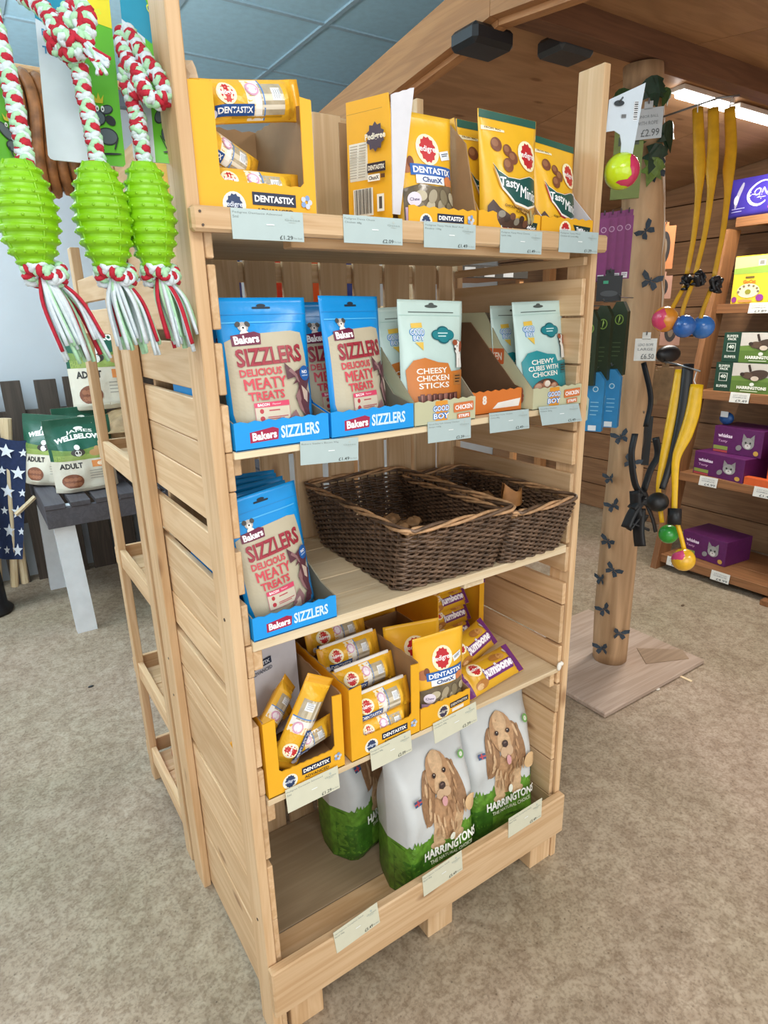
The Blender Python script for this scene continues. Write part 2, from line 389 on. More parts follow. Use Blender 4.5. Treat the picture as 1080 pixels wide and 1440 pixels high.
up('cleat', .16, UW - .06, .02, .05, 1.525, 1.5405, 0)
def shelf(zb, zt, ny, mats=PALE):
    d = .415 / ny
    for k in range(ny): up('shelf_board', .0335, UW - .0345, .002 + k * d, .002 + (k + 1) * d - .0015, zb, zt - (0 if k == 0 else .0006 * (k % 2)), 0, mats, ch=.0012)
shelf(1.219, 1.231, 4); shelf(.89, .909, 5); shelf(.573, .585, 3)
up('cleat', .034, .05, .02, .4, 1.19, 1.2185, 1); up('cleat', .034, .05, .005, .4, .853, .8895, 1); up('cleat', .034, .05, .012, .4, .53, .5725, 1)
up('cleat', UW - .05, UW - .035, .02, .4, 1.19, 1.2185, 1); up('cleat', UW - .05, UW - .035, .012, .4, .53, .5725, 1)
up('cleat', .505, .56, .012, .40, .874, .8895, 1, PALE)
up('base_board', .034, UW - .034, .003, .135, .084, .1, 0)
up('base_panel', .034, UW - .034, .137, .418, .084, .1, 0, [wood('base_plywood', 'b3a084', '97856a', 0, knots=False)] * 3)
up('front_rail', -.001, UW - .003, -.022, -.0005, .088, .207, 0, ch=.003)
for xa in (.04, .40, .745): up('leg', xa, xa + .075, .004, .05, FZ, .0835, 2)
for xa in (.04, .40, .745): up('leg', xa, xa + .075, .36, .41, FZ, .0835, 2)
# nails on the top rail ends and the posts
nail = plain('nail_steel', '5b5048', .4, .7)
for x, z_ in ((.011, 1.560), (.0135, 1.5435)): MB().lathe([(.0018, 0), (.0018, .0012)], nail, 8, Matrix.Translation((x, -.0192, z_)) @ Matrix.Rotation(PI / 2, 4, 'X')).build('nail_head', U)
for y_, z_ in ((.49, .66), (.49, .56), (.03, .3), (.03, .95)): MB().lathe([(.003, 0), (.003, .001)], nail, 8, Matrix.Translation((-.0002, y_, z_)) @ Matrix.Rotation(-PI / 2, 4, 'Y')).build('nail_head', U)

# ================================================================ products: shapes
def smooth(t): t = max(0, min(1, t)); return t * t * (3 - 2 * t)
def pouch_surface(w, h, d, prof='stand', p=3.0, wr=.0015, seed=0, pinch=.05, corner=0):
    def pf(t):
        if prof == 'stand':
            if t > .93: return .015
            return max(.015, (.7 + .3 * smooth(t / .12)) * (1 - (max(0, t - .12) / .81) ** 2.0))
        if prof == 'block':
            if t > .94: return .02
            return max(.02, (.82 + .18 * smooth(t / .06)) * (1 - smooth((t - .45) / .5)) + .0)
        return max(.02, smooth((t - .07) / .13) * smooth((.93 - t) / .13))
    def S(u, v, l=0, sgn=-1):
        t = v / h; a = min(1, abs(2 * u / w)); q = pf(t); b = d / 2 * (1 - a ** p) * q
        wk = noise.noise(Vector((u * 17 + seed * 7.1, v * 15, seed * 3.3 + sgn))) * 1.4
        b += wr * wk * (1 - a ** 6) * (.35 + .65 * q)
        x = u * (1 - pinch * q) * (1 + .012 * noise.noise(Vector((seed, v * 18, 5))))
        z = v + (-.012 * corner * a ** 3 if t > .9 else 0)
        return Vector((x, sgn * (b + l + .0005), z))
    return S
def pouch(name, label, cat, loc, w, h, d, body, art=None, lean=0, rz=0, roll=0, prof='stand', p=3.0, wr=.0015, seed=None, group=None, n=(14, 20), back=None, pinch=.05, low=None):
    seed = R_.random() * 50 if seed is None else seed
    T = thing(name, label, cat, loc, (0, 0, 0), group); T.rotation_mode = 'XYZ'
    T.matrix_basis = Matrix.Translation(loc) @ Matrix.Rotation(rz, 4, 'Z') @ Matrix.Rotation(lean, 4, 'X') @ Matrix.Rotation(roll, 4, 'Y')
    S = pouch_surface(w, h, d, prof, p, wr, seed, pinch); g_ = .0125 if w > .2 else .008; n = (max(8, int(w / g_)), max(10, int(h / g_)))
    b = MB(); b.grid(lambda a, c: S((a - .5) * w, c * h), n[0], n[1], body); b.grid(lambda a, c: S((a - .5) * w, c * h, 0, 1), n[0], n[1], back or body, True)
    k = n[0] + 1; o2 = k * (n[1] + 1); F = []                      # close the side seams, bottom and top
    for j in range(n[1]): F += [(j * k, (j + 1) * k, o2 + (j + 1) * k, o2 + j * k), (o2 + j * k + n[0], o2 + (j + 1) * k + n[0], (j + 1) * k + n[0], j * k + n[0])]
    for i in range(n[0]): F += [(i + 1, i, o2 + i, o2 + i + 1), (n[1] * k + i, n[1] * k + i + 1, o2 + n[1] * k + i + 1, o2 + n[1] * k + i)]
    s0 = b.slot(body)
    for f in F: b.f.append(f); b.m.append(s0)
    if low:                                                          # lower part of the bag printed all round
        kl = b.slot(low[0])
        for i, f in enumerate(b.f):
            if sum(b.v[j][2] for j in f) / len(f) < low[1] * h: b.m[i] = kl
    body_ = b.build('pouch' if prof != 'both' else 'wrapper', T, smooth=True)
    if art:
        A = Art(lambda u, v, l=0: S(max(-w / 2, min(w / 2, u)), max(0, min(h, v)), l + .0006), .00012, g_ * 1.2); art(A, w, h); A.build(body_)
    return T
def panelM(o, ux, uy):
    ux = Vector(ux).normalized(); uy = Vector(uy).normalized(); n = ux.cross(uy); o = Vector(o)
    return Matrix(((ux.x, uy.x, n.x, o.x), (ux.y, uy.y, n.y, o.y), (ux.z, uy.z, n.z, o.z), (0, 0, 0, 1)))
def torn(x0, x1, y, amp=.0015, n=14):                              # perforated torn edge from x1 back to x0
    return [(x1 + (x0 - x1) * i / n, y + (amp if i % 2 else -amp) * (1 if 0 < i < n else 0)) for i in range(n + 1)]
KRAFT = plain('brown_card', '9c7a55', .8, vary=.08, scale=30)
KRAFTD = plain('grey_card', '8d8672', .8, vary=.06, scale=30)
def tray(name, label, x0, x1, y0, z0, depth, hf, side, outer, inner=None, rz=0, art=None, group=None, hb=None, sideart=None, t=.0022):
    """display tray: base, torn front lip, two cut-down sides (side = outline (y, z) from front lip to back), back"""
    inner = inner or KRAFT; w = x1 - x0
    T = thing(name, label, 'box', (x0, y0, z0), (0, 0, rz), group); hb = hb or max(q[1] for q in side)
    MB().box(0, w, 0, depth, 0, t, inner, .0004).build('base', T)
    f = MB().prism([(0, 0), (w, 0)] + torn(0, w, hf), t, outer, panelM((0, t, 0), (1, 0, 0), (0, 0, 1)))
    fp = f.build('front_panel', T)
    for sx in (0, 1):
        P = [(t, 0), (depth, 0)] + [(q[0], q[1]) for q in side[::-1]]
        o = MB(); n = len(P)
        xa, xb = (0, t) if sx == 0 else (w - t, w); xo, xi = (xa, xb) if sx == 0 else (xb, xa)
        # outer printed skin and inner bare card
        Vo = [Vector((xo, q[0], q[1])) for q in P]; Vi = [Vector((xi, q[0], q[1])) for q in P]
        fo = tuple(range(n)); o.add(Vo, [fo[::-1] if sx == 0 else fo], outer); o.add(Vi, [fo if sx == 0 else fo[::-1]], inner)
        o.add(Vo + Vi, [(i, (i + 1) % n, n + (i + 1) % n, n + i) if sx == 0 else (n + i, n + (i + 1) % n, (i + 1) % n, i) for i in range(n)], inner)
        so = o.build('side_panel', T); s0_ = so if sx == 0 else s0_
    MB().box(0, w, depth - t, depth, 0, hb, inner, .0003).build('back_panel', T)
    if art:
        A = Art(plane((0, 0, 0), (1, 0, 0), (0, 0, 1)), .0002, .2); art(A, w, hf); A.build(fp)
    if sideart:
        A = Art(plane((0, depth, 0), (0, -1, 0), (0, 0, 1)), .0002, .2); sideart(A, depth, hb); A.build(s0_, 'side_artwork')
    return T

# ================================================================ products: printed artwork
def dog_head(A, x, y, s, fur='b18a64', dark='94704f', light='c9a882', tongue=True):
    """spaniel portrait: chest, legs, long ears, head, muzzle, eyes, nose, tongue, wisps of coat"""
    F = lambda hx: plain('fur_' + hx, hx, .6, vary=.16, scale=110)
    fur, dark, light = F(fur), F(dark), F(light); r = random.Random(8)
    A.ell(x + .05 * s, y - .58 * s, .30 * s, .40 * s, fur)
    for k in (-1, 1): A.ell(x + .03 * s + k * .19 * s, y - .82 * s, .105 * s, .24 * s, light, -k * .08); A.ell(x + .03 * s + k * .20 * s, y - 1.0 * s, .125 * s, .075 * s, light)
    for k in (-1, 1): A.ell(x + k * .27 * s, y - .22 * s, .135 * s, .40 * s, dark, k * .16)
    for q in range(26):
        k = r.choice((-1, 1)); A.ell(x + k * r.uniform(.18, .36) * s, y + r.uniform(-.55, .08) * s, .022 * s, r.uniform(.06, .13) * s, (fur, light, dark)[q % 3], k * r.uniform(.05, .4))
    A.ell(x, y + .06 * s, .225 * s, .30 * s, fur); A.ell(x, y + .2 * s, .12 * s, .17 * s, light); A.ell(x, y - .12 * s, .135 * s, .20 * s, light)
    for q in range(18): A.ell(x + r.uniform(-.22, .26) * s, y + r.uniform(-.9, -.42) * s, .02 * s, r.uniform(.05, .10) * s, (light, fur, dark)[q % 3], r.uniform(-.3, .3))
    for k in (-1, 1): A.ell(x + k * .105 * s, y + .075 * s, .042 * s, .034 * s, '6d4a32'); A.ell(x + k * .105 * s, y + .075 * s, .03 * s, .03 * s, '24160f'); A.ell(x + k * .098 * s, y + .085 * s, .008 * s, .008 * s, 'e0d8cc'); A.ell(x + k * .06 * s, y - .2 * s, .075 * s, .07 * s, 'c6a786')
    A.ell(x, y - .095 * s, .062 * s, .05 * s, '3a2822'); A.ell(x, y - .08 * s, .03 * s, .012 * s, '6b5650')
    if tongue: A.ell(x, y - .29 * s, .055 * s, .022 * s, '4a2c26'); A.ell(x, y - .33 * s, .048 * s, .075 * s, 'cf9a9c')
def rosette(A, x, y, s, hx='c3262d', txt='Pedigree', tcol='ffffff', glow='fff3c9'):
    if glow: A.ell(x, y, s * .78, s * .78, glow)
    P = [(x + s * .5 * (1.12 if i % 2 else .95) * math.cos(i * PI / 12), y + s * .62 * (1.1 if i % 2 else .95) * math.sin(i * PI / 12)) for i in range(24)]
    A.poly(P, hx); A.text(txt, x, y, s * 1.45, s * .40, tcol, 0, .015)
def rosette90(A, x, y, s, hx='c3262d'):
    A.ell(x, y, s * .72, s * .72, 'fff3c9')
    A.poly([(x + s * .56 * (1.12 if i % 2 else .95) * math.cos(i * PI / 12), y + s * .46 * (1.1 if i % 2 else .95) * math.sin(i * PI / 12)) for i in range(24)], hx)
    A.text('Pedigree', x, y, s * 1.25, s * .4, 'ffffff', PI / 2, .03)
def bakers_logo(A, x, y, w, rot=.08, col='8e1838'):
    h = w * .42; A.poly([(x + q[0] * w, y + q[1] * h) for q in ((-.5, -.5), (.46, -.42), (.5, .38), (.3, .55), (-.1, .42), (-.5, .3))], col)
    A.text('Bakers', x, y - .02 * h, w * .84, h * .62, 'ffffff', rot, .04)
def sizzlers_art(badge=True):
    def f(A, w, h):
        A.poly([(-.42 * w, .05 * h), (.34 * w, .035 * h), (.46 * w, .3 * h), (.43 * w, .60 * h), (.40 * w, .75 * h), (.28 * w, .765 * h), (-.30 * w, .745 * h), (-.45 * w, .70 * h), (-.46 * w, .2 * h)], plain('matt_beige_print', 'bfb69d', .45, vary=.04, scale=20))
        A.rect(0, .885 * h, w * .97, .004 * h, '2587c8'); A.rect(0, .93 * h, .2 * w, .014 * h, '1b2a38', 0, .006 * h); A.ell(0, .945 * h, .05 * w, .012 * h, '1b2a38')
        A.rect(-.02 * w, .83 * h, w * .9, .01 * h, '4bb4ee')
        # small dog above the logo
        x, y = -.24 * w, .80 * h
        A.ell(x, y, .055 * w, .034 * h, 'b9b4b0'); A.ell(x - .05 * w, y + .018 * h, .03 * w, .018 * h, '4a4744', .6); A.ell(x + .05 * w, y + .018 * h, .03 * w, .018 * h, '4a4744', -.6); A.ell(x, y - .012 * h, .03 * w, .018 * h, 'f2eee8'); A.ell(x, y - .006 * h, .011 * w, .007 * h, '1d1a19'); A.ell(x, y - .045 * h, .045 * w, .02 * h, 'f2eee8')
        bakers_logo(A, -.23 * w, .715 * h, .31 * w, .06, '6e1f40')
        A.text('SIZZLERS', 0 * w, .595 * h, .74 * w, .125 * h, '8f2535', .04, .035)
        A.text('SIZZLERS', 0 * w, .595 * h, .74 * w, .125 * h, 'a3303f', .04, .0)
        c = 'cf4653'
        A.text('DELICIOUS', -.13 * w, .485 * h, .46 * w, .052 * h, c, .03, .03); A.text('MEATY', -.10 * w, .405 * h, .47 * w, .078 * h, c, .03, .018); A.text('TREATS', -.11 * w, .32 * h, .40 * w, .062 * h, c, .03, .03)
        A.rect(-.07 * w, .255 * h, .40 * w, .035 * h, 'd9476a', .02); A.text('BACON', -.17 * w, .255 * h, .13 * w, .02 * h, 'ffffff', .02, .03); A.text('Flavour', -.02 * w, .256 * h, .1 * w, .012 * h, 'ffd9df', .02, .01)
        A.rect(-.07 * w, .18 * h, .40 * w, .118 * h, 'c9808a'); A.rect(-.07 * w, .18 * h, .388 * w, .11 * h, 'd3c8b2')
        A.ell(-.2 * w, .21 * h, .022 * w, .017 * h, 'b9363f'); A.ell(-.2 * w, .158 * h, .026 * w, .017 * h, 'b9363f'); A.lines(-.04 * w, .212 * h, .16 * w, 1, .01, 'b9555c', .009 * h); A.lines(-.02 * w, .165 * h, .24 * w, 2, .012 * h, 'b9555c', .006 * h)
        # meaty strips
        m1, m2, m3 = '5d3540', '8f6a6c', 'c9b4a6'
        def strip(pts, col): A.poly([(q[0] * w, q[1] * h) for q in pts], col)
        strip(((.13, .54), (.24, .47), (.36, .50), (.30, .40), (.22, .28), (.34, .12), (.42, .07), (.40, .2), (.36, .3), (.46, .42), (.46, .5), (.3, .44), (.2, .38), (.14, .42)), m1)
        strip(((.17, .48), (.24, .44), (.3, .36), (.22, .3), (.26, .2), (.33, .15), (.28, .25), (.32, .33), (.27, .45), (.2, .5)), m2)
        strip(((.27, .40), (.36, .36), (.44, .30), (.40, .2), (.3, .22)), m1); strip(((.31, .37), (.4, .32), (.38, .24), (.33, .27)), m3)
        strip(((.02, .05), (.1, .14), (.2, .2), (.26, .12), (.22, .05)), m2); strip(((.06, .05), (.12, .12), (.18, .14), (.2, .05)), m3); strip(((.24, .05), (.3, .14), (.4, .12), (.38, .05)), m1)
        if badge: A.ell(.38 * w, .455 * h, .075 * w, .055 * h, '1f5fa8'); A.text('NO', .38 * w, .465 * h, .08 * w, .025 * h, 'ffffff', 0, .03); A.text('added', .38 * w, .44 * h, .09 * w, .012 * h, 'cfe4ff', 0, .02)
    return f
def sizz_tray_art(A, w, h):
    bakers_logo(A, w * .30, h * .48, w * .30, .04, 'a51c46'); A.text('SIZZLERS', w * .68, h * .52, w * .42, h * .46, 'd6f0ff', .0, .03)
def dentastix_art(A, w, h):                                         # packet art; the packet's length runs along v
    A.rect(0, .5 * h, w * .96, .84 * h, plain('yellow_film', 'edb52c', .32, vary=.06, scale=20))
    A.rect(0, .46 * h, w * .92, .09 * h, 'f6ead0'); A.rect(-.0 * w, .53 * h, w * .92, .08 * h, 'f3f1ea'); A.rect(0, .66 * h, w * .72, .22 * h, plain('clear_window', 'b3a68c', .12, vary=.2, scale=60)); A.rect(-.02 * w, .66 * h, .16 * w, .22 * h, 'd9cdb2'); A.rect(.2 * w, .66 * h, .1 * w, .22 * h, 'e3dac6'); A.rect(0, .575 * h, w * .92, .012 * h, '4f86c9')
    A.rect(-.1 * w, .70 * h, .3 * w, .085 * h, 'e9ebee'); A.lines(-.1 * w, .735 * h, .24 * w, 1, .01, '8d9399', .005 * h); 
    for q in (.68, .7, .72): A.rect(-.1 * w, q * h, .22 * w, .006 * h, '9aa0a6')
    rosette90(A, -.12 * w, .24 * h, .36 * w); A.ell(-.22 * w, .48 * h, .16 * w, .06 * h, 'd9a0bd'); A.ell(-.22 * w, .48 * h, .12 * w, .045 * h, 'f1e6ee')
    A.rect(.25 * w, .3 * h, .24 * w, .34 * h, '1d4d90'); A.text('DENTASTIX', .25 * w, .3 * h, .31 * h, .13 * w, 'ffffff', PI / 2, .03)
    A.ell(.3 * w, .11 * h, .1 * w, .03 * h, 'e6e9f5'); A.lines(.4 * w, .5 * h, .6 * h, 1, .01, 'b98a1c', .03 * w, PI / 2)
def box_front_art(adv=True):
    def f(A, w, h):
        rosette(A, w * .24, h * .42, h * .42, '2a3f66', 'Pedigree', 'dfe8f7', 'f3efdc')
        A.rect(w * .6, h * .62, w * .4, h * .32, '14233f'); A.text('DENTASTIX', w * .6, h * .62, w * .36, h * .17, 'ffffff', 0, .035)
        if adv: A.text('ADVANCED', w * .6, h * .32, w * .34, h * .13, '3a3222', 0, .01)
        for q in range(5): A.ell(w * .9 + .035 * w * math.cos(q * 1.256), h * .62 + .035 * w * math.sin(q * 1.256), w * .022, w * .022, '7f9fd0' if q % 2 else 'c9cfd8')
    return f
def tasty_art(flav):
    def f(A, w, h):
        A.rect(0, .965 * h, w * .98, .065 * h, '1f5a4e'); A.poly([(-.47 * w, .87 * h), (-.1 * w, .855 * h), (-.1 * w, .835 * h), (-.47 * w, .835 * h)], 'f5ecc9'); A.text('FROM 90G', -.29 * w, .855 * h, .26 * w, .016 * h, '8a6a1c', -.03, .02)
        for x, y, r in ((-.27, .72, .085), (-.10, .68, .075), (-.02, .62, .08), (-.12, .55, .085)): A.ell(x * w, y * h, r * w, r * w, '7d4a33'); A.ell((x - .02) * w, (y + .012) * h, r * w * .6, r * w * .55, '9a6748')
        rosette(A, .26 * w, .66 * h, .24 * w)
        A.poly([(q[0] * w, q[1] * h) for q in ((-.36, .52), (-.2, .45), (.0, .44), (.2, .47), (.44, .46), (.44, .10), (.2, .12), (-.05, .2), (-.28, .36))], flav)
        A.poly([(q[0] * w, q[1] * h) for q in ((-.36, .56), (-.30, .50), (-.15, .445), (.05, .44), (.25, .48), (.40, .47), (.43, .24), (.2, .19), (-.05, .22), (-.25, .34))], 'f4efe4')
        A.poly([(q[0] * w, q[1] * h) for q in ((-.36, .555), (-.29, .49), (-.15, .44), (.05, .435), (.25, .475), (.40, .465), (.43, .255), (.2, .21), (-.05, .24), (-.24, .36))], '17524d')
        A.text('Tasty', -.12 * w, .385 * h, .33 * w, .1 * h, 'ffffff', -.08, .022); A.text('Minis', .22 * w, .325 * h, .34 * w, .105 * h, 'ffffff', -.1, .018)
        A.text('CHICKEN AND DUCK', .0 * w, .185 * h, .46 * w, .022 * h, '3a2a14', -.12, .02); A.text('FLAVOUR', .06 * w, .15 * h, .2 * w, .02 * h, '3a2a14', -.12, .02)
        A.poly([(q[0] * w, q[1] * h) for q in ((-.44, .2), (-.38, .25), (-.3, .18), (-.1, .1), (.2, .06), (.4, .06), (.4, .02), (-.44, .02))], '4a3328')
        for q in range(9): A.ell((-.36 + q * .085) * w, (.10 - .04 * smooth(q / 6) + .03 * (q % 2)) * h, .05 * w, .03 * h, ('6d4634', '8c8577', '3c2a22')[q % 3])
        for q in range(4): A.ell((.2 + q * .055) * w, (.11 + .03 * (q % 2)) * h, .022 * w, .05 * h, 'b9b184', .5 - q * .3)
    return f
def chunx_art(A, w, h):
    A.ell(-.36 * w, .55 * h, .1 * w, .06 * h, 'b06f45', .5); A.ell(-.30 * w, .58 * h, .05 * w, .05 * h, '7a4428')
    rosette(A, .02 * w, .70 * h, .26 * w); A.rect(.33 * w, .67 * h, .2 * w, .075 * h, 'eef2f5', .25); A.lines(.33 * w, .685 * h, .15 * w, 2, .018 * h, '4b5a70', .008 * h, .25)
    A.rect(.06 * w, .52 * h, .76 * w, .095 * h, '1f5fae'); A.text('DENTASTIX', .06 * w, .52 * h, .68 * w, .055 * h, 'ffffff', 0, .03)
    A.rect(.0 * w, .44 * h, .5 * w, .07 * h, 'e9eef4'); A.text('ChunX', .03 * w, .44 * h, .36 * w, .045 * h, '1c3f7c', 0, .04); A.ell(.34 * w, .44 * h, .09 * w, .05 * h, 'd9834f')
    A.poly([(q[0] * w, q[1] * h) for q in ((-.44, .36), (-.2, .40), (.1, .39), (.42, .41), (.44, .05), (-.44, .05))], plain('pouch_window', '6f6350', .15, vary=.25, scale=60))
    for q in range(12): A.ell((-.3 + (q % 4) * .2 + .05 * (q // 4)) * w, (.12 + (q // 4) * .09) * h, .10 * w, .045 * h, ('a89c82', '857a60', 'c0b598')[q % 3], q * .8)
    A.ell(-.30 * w, .27 * h, .1 * w, .06 * h, 'e4dbe8'); A.text('Chew', -.30 * w, .27 * h, .14 * w, .028 * h, '5d4a70', 0, .02); A.rect(-.32 * w, .14 * h, .22 * w, .13 * h, 'c9a9cb')
def goodboy_art(main, lines_, sticks, cloud='17808a'):
    def f(A, w, h):
        A.rect(0, .90 * h, .7 * w, .008 * h, '5a6a66'); A.ell(0, .95 * h, .1 * w, .014 * h, '4a5350'); A.ell(0, .965 * h, .04 * w, .014 * h, '4a5350'); A.rect(0, .875 * h, .99 * w, .004 * h, 'aecfc8')
        A.rect(-.26 * w, .79 * h, .16 * w, .04 * h, 'e2bd4f', .05); A.text('GOOD', -.26 * w, .735 * h, .22 * w, .055 * h, '2f86d0', 0, .06); A.text('BOY', -.25 * w, .685 * h, .17 * w, .05 * h, '2f86d0', 0, .06); A.text('GOOD', -.26 * w, .735 * h, .2 * w, .045 * h, 'ffffff', 0, .0); A.text('BOY', -.25 * w, .685 * h, .15 * w, .04 * h, 'ffffff', 0, .0); A.poly([(-.31 * w, .65 * h), (-.19 * w, .65 * h), (-.2 * w, .58 * h)], 'e2bd4f')
        for dx, dy in ((-.09, 0), (.09, 0), (0, .03), (0, -.03), (0, 0)): A.ell((.14 + dx) * w, (.71 + dy) * h, .1 * w, .045 * h, '0f5f6a')
        for dx, dy in ((-.09, 0), (.09, 0), (0, .025), (0, -.025), (0, 0)): A.ell((.14 + dx) * w, (.71 + dy) * h, .088 * w, .038 * h, cloud)
        A.lines(.13 * w, .725 * h, .16 * w, 2, .025 * h, 'd4f0ee', .008 * h)
        # sitting dog drawing
        x, y = .38 * w, .55 * h
        A.ell(x, y + .05 * h, .075 * w, .07 * h, '6d6a66'); A.ell(x, y + .05 * h, .068 * w, .063 * h, 'f4f3ee'); A.ell(x + .06 * w, y + .06 * h, .03 * w, .05 * h, '9c5236', -.2); A.ell(x - .05 * w, y + .095 * h, .05 * w, .025 * h, '9c5236'); A.ell(x - .06 * w, y + .04 * h, .016 * w, .012 * h, '2b2523'); A.ell(x - .01 * w, y + .065 * h, .008 * w, .008 * h, '2b2523')
        A.poly([(x - .07 * w, y - .12 * h), (x + .08 * w, y - .12 * h), (x + .05 * w, y), (x - .05 * w, y)], '8a8782'); A.poly([(x - .06 * w, y - .12 * h), (x + .07 * w, y - .12 * h), (x + .045 * w, y), (x - .045 * w, y)], 'f4f3ee'); A.rect(x, y - .08 * h, .006 * w, .08 * h, '8a8782')
        A.poly([(q[0] * w, q[1] * h) for q in ((-.46, .42), (-.36, .50), (-.2, .52), (.0, .48), (.16, .47), (.2, .40), (.46, .41), (.45, .05), (.3, .03), (-.34, .03), (-.44, .2))], main)
        for i, s in enumerate(lines_): A.text(s, (-.10 + .01 * i) * w, (.41 - .062 * i) * h, (.30 + .055 * len(s) * .5) * w, .048 * h, 'f1ece2', .02, .02)
        A.rect(.33 * w, .33 * h, .19 * w, .10 * h, 'b5763a' if sticks else '126b73', .03); A.lines(.33 * w, .36 * h, .13 * w, 3, .025 * h, '3b2a1c', .01 * h)
        if sticks:
            A.poly([(-.34 * w, .2 * h), (.32 * w, .22 * h), (.34 * w, .03 * h), (-.3 * w, .03 * h)], '5c382f')
            for q in range(7): A.rect((-.27 + q * .09) * w, .125 * h, .06 * w, .18 * h, ('7b4a3f', '9a6355', '6b3c34')[q % 3], .05 - .02 * (q % 3)); A.rect((-.28 + q * .09) * w, .125 * h, .012 * w, .16 * h, 'b98778', .05)
        else:
            A.ell(-.08 * w, .14 * h, .26 * w, .10 * h, '4f3428')
            for x, y, a in ((-.24, .15, .3), (-.08, .17, -.4), (.06, .14, .7), (-.15, .09, -.2), (.0, .08, .4), (-.28, .1, 0)): A.ell(x * w, y * h, .095 * w, .055 * h, 'a96f52', a); A.ell((x - .01) * w, (y + .015) * h, .06 * w, .03 * h, 'cfa083', a)
            A.ell(-.08 * w, .19 * h, .06 * w, .03 * h, 'efe0cf', .3)
    return f
def gb_tray_art(A, w, h):
    A.poly([(.33 * w, h * .98), (.52 * w, h * .98), (.44 * w, .02 * h)], 'e39a34'); A.rect(.425 * w, h * .5, w * .2, h * .9, 'e39a34')
    for q in (('GOOD', .66), ('BOY', .34)): A.text(q[0], w * .42, h * q[1], w * .27, h * .28, '2f7fca', 0, .1); A.text(q[0], w * .42, h * q[1], w * .25, h * .22, 'ffffff', 0, .01)
    A.rect(w * .79, h * .62, w * .34, h * .4, 'd5763f', .03, .002); A.text('CHICKEN', w * .79, h * .62, w * .29, h * .2, 'ffffff', .03, .03); A.rect(w * .79, h * .24, w * .22, h * .22, 'd5763f', .03)
    A.text('STRIPS', w * .79, h * .24, w * .18, h * .13, 'ffffff', .03, .03)
def harr_art(A, w, h):
    G = plain('grass_print', '5c8a2c', .4, vary=.35, scale=60); G2 = plain('leaf_print', '3f6f22', .4, vary=.3, scale=50)
    P = [(-.5 * w, 0), (.5 * w, 0)]; r = random.Random(3); n = 44
    for i in range(n + 1):
        x = .5 - i / n; y = .345 + .02 * math.sin(i * .7) + (.035 * r.random() if i % 2 else -.008); P.append((x * w, y * h))
    A.poly(P, G); A.rect(-.34 * w, .13 * h, .30 * w, .24 * h, G2); A.rect(0, .03 * h, w, .06 * h, G2)
    dog_head(A, .03 * w, .655 * h, .36 * h)
    A.ell(.345 * w, .47 * h, .085 * w, .05 * h, 'd6b487'); A.ell(.36 * w, .71 * h, .04 * w, .022 * h, '6fa35a'); A.ell(.36 * w, .71 * h, .02 * w, .012 * h, 'd8dccf')
    A.rect(-.30 * w, .60 * h, .09 * w, .03 * h, '39507a', .06); A.rect(-.30 * w, .60 * h, .09 * w, .007 * h, 'c0454a', .06); A.rect(-.30 * w, .60 * h, .016 * w, .03 * h, 'c0454a', .06)
    A.ell(.06 * w, .335 * h, .035 * w, .024 * h, 'e9eee0'); A.text('HARRINGTONS', .06 * w, .272 * h, .70 * w, .055 * h, 'f3f5ee', .0, .035); A.text('THE NATURAL CHOICE', .06 * w, .222 * h, .56 * w, .022 * h, 'e2ead0', .0, .02); A.text('COMPLETE ADULT', .12 * w, .17 * h, .26 * w, .016 * h, '2d4a1d', .0, .02)
def jwb_art(A, w, h):
    A.rect(0, .72 * h, w, .56 * h, '1a5540'); A.rect(0, .26 * h, w, .36 * h, 'd8d2c0')
    A.text('JAMES', 0, .80 * h, .4 * w, .05 * h, 'f2f1e6', 0, .05, arc=.02 * h); A.text('WELLBELOVED', 0, .70 * h, .78 * w, .07 * h, 'f2f1e6', 0, .05, arc=.05 * h); A.ell(0, .86 * h, .07 * w, .02 * h, 'f2f1e6')
    A.poly([(-.46 * w, .44 * h), (.46 * w, .44 * h), (.46 * w, .54 * h), (.2 * w, .6 * h), (-.1 * w, .56 * h), (-.46 * w, .60 * h)], '6f8a3f'); A.poly([(-.46 * w, .44 * h), (.46 * w, .44 * h), (.46 * w, .50 * h), (-.46 * w, .52 * h)], '8fa352')
    A.ell(-.1 * w, .54 * h, .11 * w, .05 * h, '3a3530'); A.ell(-.1 * w, .53 * h, .05 * w, .04 * h, 'eceae2'); A.ell(-.1 * w, .61 * h, .045 * w, .035 * h, 'eceae2'); A.ell(.16 * w, .52 * h, .09 * w, .045 * h, 'b58a58'); A.ell(.2 * w, .57 * h, .045 * w, .035 * h, 'b58a58'); A.rect(.33 * w, .52 * h, .1 * w, .06 * h, '7a8f5a')
    A.text('ADULT', -.24 * w, .37 * h, .34 * w, .075 * h, '2a2a28', 0, .04); A.rect(.25 * w, .37 * h, .34 * w, .09 * h, 'dc8a4a'); A.ell(.22 * w, .37 * h, .06 * w, .03 * h, 'f2dcc0')
    A.lines(.2 * w, .28 * h, .36 * w, 4, .035 * h, '9a968a', .008 * h); A.ell(-.25 * w, .16 * h, .16 * w, .10 * h, '7d4a33')
    for q in range(8): A.ell((-.34 + .06 * (q % 4)) * w, (.12 + .07 * (q // 4)) * h, .035 * w, .026 * h, '9c6446')
    A.rect(0, .04 * h, w, .06 * h, 'cfc9b6')
